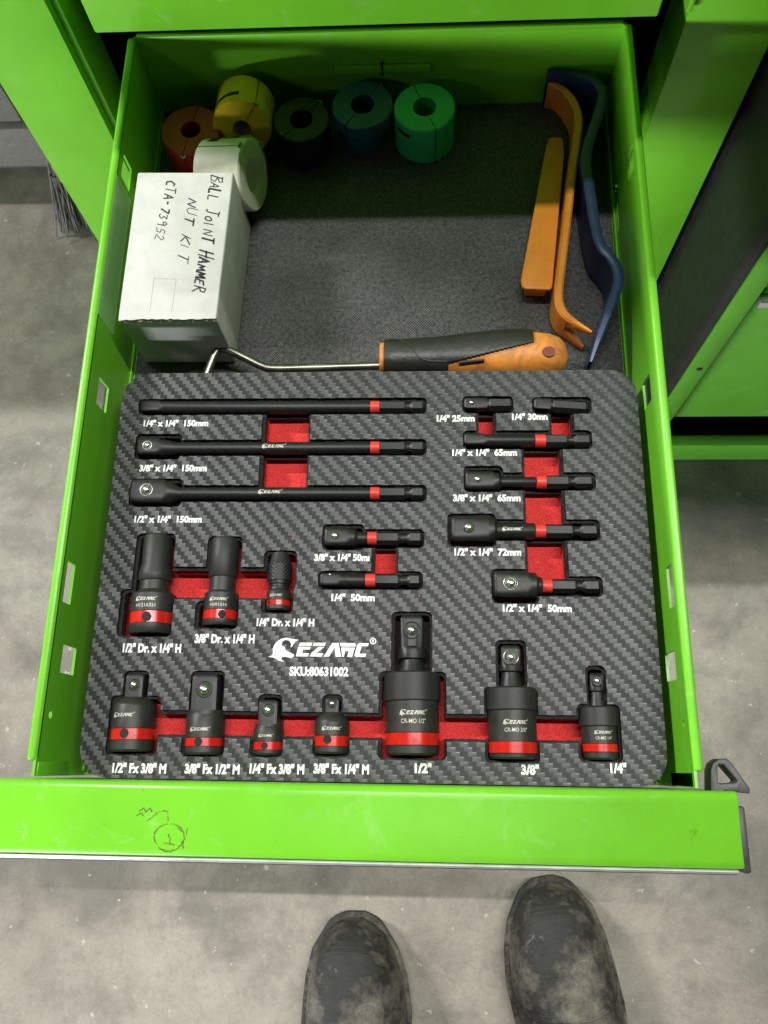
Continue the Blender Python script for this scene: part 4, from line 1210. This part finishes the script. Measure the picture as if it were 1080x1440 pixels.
# black overmould: wraps the back and top of the grip, leaving an orange window near the end
m_ = MB()
vs_ = []; fs = []
NS, NA = 240, 160
def rad_at(x):
    for (x0, r0), (x1, r1) in zip(prof_h, prof_h[1:]):
        if x0 <= x <= x1: return r0 + (r1 - r0) * (x - x0) / (x1 - x0)
    return 3.0
grid = {}
def black_here(x, a):
    # a: angle, 90deg = up, 0 = +Y (away), 180 = toward the tray
    d = math.degrees(a) % 360
    if x < 12: return True
    edge = 128 - (x - 12) * 0.95            # black reaches less far to the front as x grows
    if x > 50: edge = 92 - (x - 50) * 1.2
    if x > 57.5: return False
    return d < edge or d > 330
for i in range(NS + 1):
    x = -22.6 + (60.0 + 22.6) * i / NS
    for j in range(NA):
        a = 2 * PI * j / NA
        r_ = shape_r('s', rad_at(x) + 0.35, a, 2.4)
        grid[(i, j)] = len(vs_)
        vs_.append(hf((x, r_ * math.cos(a), r_ * math.sin(a))))
for i in range(NS):
    x = -22.6 + 82.6 * (i + 0.5) / NS
    for j in range(NA):
        if black_here(x, 2 * PI * (j + 0.5) / NA):
            fs.append((grid[(i, j)], grid[(i, (j + 1) % NA)], grid[(i + 1, (j + 1) % NA)], grid[(i + 1, j)]))
m_.add(vs_, fs)
ov = m_.build('grip_overmould', 'handle_black', hk, smooth=60)
sol = ov.modifiers.new('thick', 'SOLIDIFY'); sol.thickness = 0.0012; sol.offset = -0.4
MB().loft([(-25.2, 's', 8.2, 2.4), (-24.8, 's', 8.9, 2.4), (-22.8, 's', 9.2, 2.4), (-22.4, 's', 8.6, 2.4)], 40, hf).build('ferrule', 'handle_orange', hk)
# ridge line on the grip
m_ = MB()
def on_grip(x, deg, d=0.5):
    a = math.radians(deg); r_ = shape_r('s', rad_at(x) + d, a, 2.4)
    return hf((x, r_ * math.cos(a), r_ * math.sin(a)))
m_.tube([on_grip(-20 + 1.5 * k, 40 + 85 / (1 + math.exp(-(k - 8) * 0.55))) for k in range(22)], 0.55, 6)
m_.build('grip_ridge', 'handle_black', hk)
m_ = MB()
m_.tube([on_grip(18 + 1.2 * k, 128 - k * 0.5, 0.2) for k in range(12)], 0.9, 6).build('grip_slot', 'handle_black', hk)
# hang hole: a plug in darker orange, its inner shade painted
m_ = MB()
c0 = Vector(on_grip(65.5, 106, 0.15))
m_.loft([(-2.4, 'c', 3.2), (0.25, 'c', 3.4)], 24, lambda p: (c0.x + p[1] * 1.05, c0.y + p[2] * 0.8 - p[0] * 0.1, c0.z + p[0] - 0.05 + p[2] * 0.16)).build('hang_hole', 'hole_shade_orange', hk)
m_ = MB()
rod = [(-24, 212.3, 13), (-60, 211.4, 13), (-84, 211.0, 13.2), (-91, 212.4, 13.4), (-98, 215.8, 14), (-108, 220.6, 15), (-112.5, 222.2, 15.5), (-115.8, 221.8, 15.8), (-117.6, 219.0, 15.8), (-119.2, 214.5, 15.6), (-120.8, 209, 15.4), (-122.4, 203, 15.0)]
RR = [Vector(p) for p in rod]; fine = []
for i in range(len(RR) - 1):
    p0, p1, p2, p3 = RR[max(i - 1, 0)], RR[i], RR[i + 1], RR[min(i + 2, len(RR) - 1)]
    for k in range(5):
        s = k / 5
        fine.append(0.5 * ((2 * p1) + (p2 - p0) * s + (2 * p0 - 5 * p1 + 4 * p2 - p3) * s * s + (-p0 + 3 * p1 - 3 * p2 + p3) * s ** 3))
fine.append(RR[-1])
m_.tube(fine, 2.3, 14).build('hook_rod', 'steel_rod', hk)

# ================================================================== BOOTS OF THE PHOTOGRAPHER
def boot(toe, ang, label, mir):
    o = thing('work_boot', (toe[0], toe[1], G), label, 'boot', 'worn black work boots on the concrete', ang)
    # local: toe at y=0, heel at y=-295
    WS = 0.87
    W = [(0, 6), (-4, 17), (-12, 29), (-26, 39.5), (-48, 47), (-75, 50.5), (-105, 50), (-140, 44), (-180, 38), (-220, 38), (-260, 37), (-285, 28), (-295, 8)]
    Hh = [(0, 24), (-4, 36), (-12, 48), (-26, 57), (-48, 62), (-75, 66), (-105, 72), (-140, 86), (-180, 112), (-220, 132), (-260, 132), (-285, 118), (-295, 70)]
    C_ = [(0, 2), (-4, 2), (-12, 2), (-26, 1.5), (-48, 0), (-75, -1), (-105, 0), (-140, 2), (-180, 3), (-220, 2), (-260, 0), (-285, 0), (-295, 0)]
    def ip(tab, y):
        for (y0, a), (y1, b_) in zip(tab, tab[1:]):
            if y1 <= y <= y0:
                s = (y0 - y) / (y0 - y1); s = s
                return a + (b_ - a) * s
        return tab[-1][1]
    rings = []
    ys = [0, -2, -4, -8, -12, -18, -26, -36, -48, -60, -75, -90, -105, -120, -140, -160, -180, -200, -220, -240, -260, -275, -285, -292, -295]
    for y in ys:
        w_, h_, c_ = ip(W, y) * WS, ip(Hh, y), ip(C_, y) * mir
        ring = []
        for k in range(33):
            a = PI * k / 32
            x = math.copysign(abs(math.cos(a)) ** 0.80, math.cos(a)) * w_
            z = abs(math.sin(a)) ** 0.85 * (h_ - 16)
            ring.append((c_ + x, y, 16 + z))
        rings.append(ring)
    MB().ringloft(rings, False, False).build('upper', 'boot_leather', o, local=True, smooth=70)
    def outline(grow):
        L = [(ip(C_, y) * mir + ip(W, y) * WS + grow, y + (grow if y > -10 else 0)) for y in ys]
        R_ = [(ip(C_, y) * mir - ip(W, y) * WS - grow, y + (grow if y > -10 else 0)) for y in ys]
        return L + R_[::-1]
    MB().prism(outline(4.0), 13, 18.5).build('welt', 'boot_leather', o, local=True, bevel=1.0)
    MB().prism(outline(2.6), 0.5, 12.8).build('sole', 'rubber', o, local=True, bevel=1.0)
    # stitched seam across the toe
    m_ = MB(); path = []
    for k in range(1, 32):
        a = PI * k / 32
        y = -82 - 16 * math.sin(a)
        w_, h_, c_ = ip(W, y) * WS, ip(Hh, y), ip(C_, y) * mir
        path.append((c_ + math.copysign(abs(math.cos(a)) ** 0.80, math.cos(a)) * w_, y, 16.6 + abs(math.sin(a)) ** 0.85 * (h_ - 16)))
    m_.tube(path, 0.9, 6).build('toe_seam', 'boot_leather', o, local=True)
    MB().loft([(0, 'c', 40), (60, 'c', 44), (62, 'c', 41), (20, 'c', 36)], 32, lambda p: (p[1], -222 + p[2] * 1.1, 110 + p[0])).build('ankle_shaft', 'boot_leather', o, local=True)
    return o
boot((104, -95), math.radians(11), 'dusty black work boot at the lower right, its toe under the drawer front', 1)
boot((-60, -127), math.radians(0), 'dusty black work boot at the lower middle, cropped by the picture edge', -1)
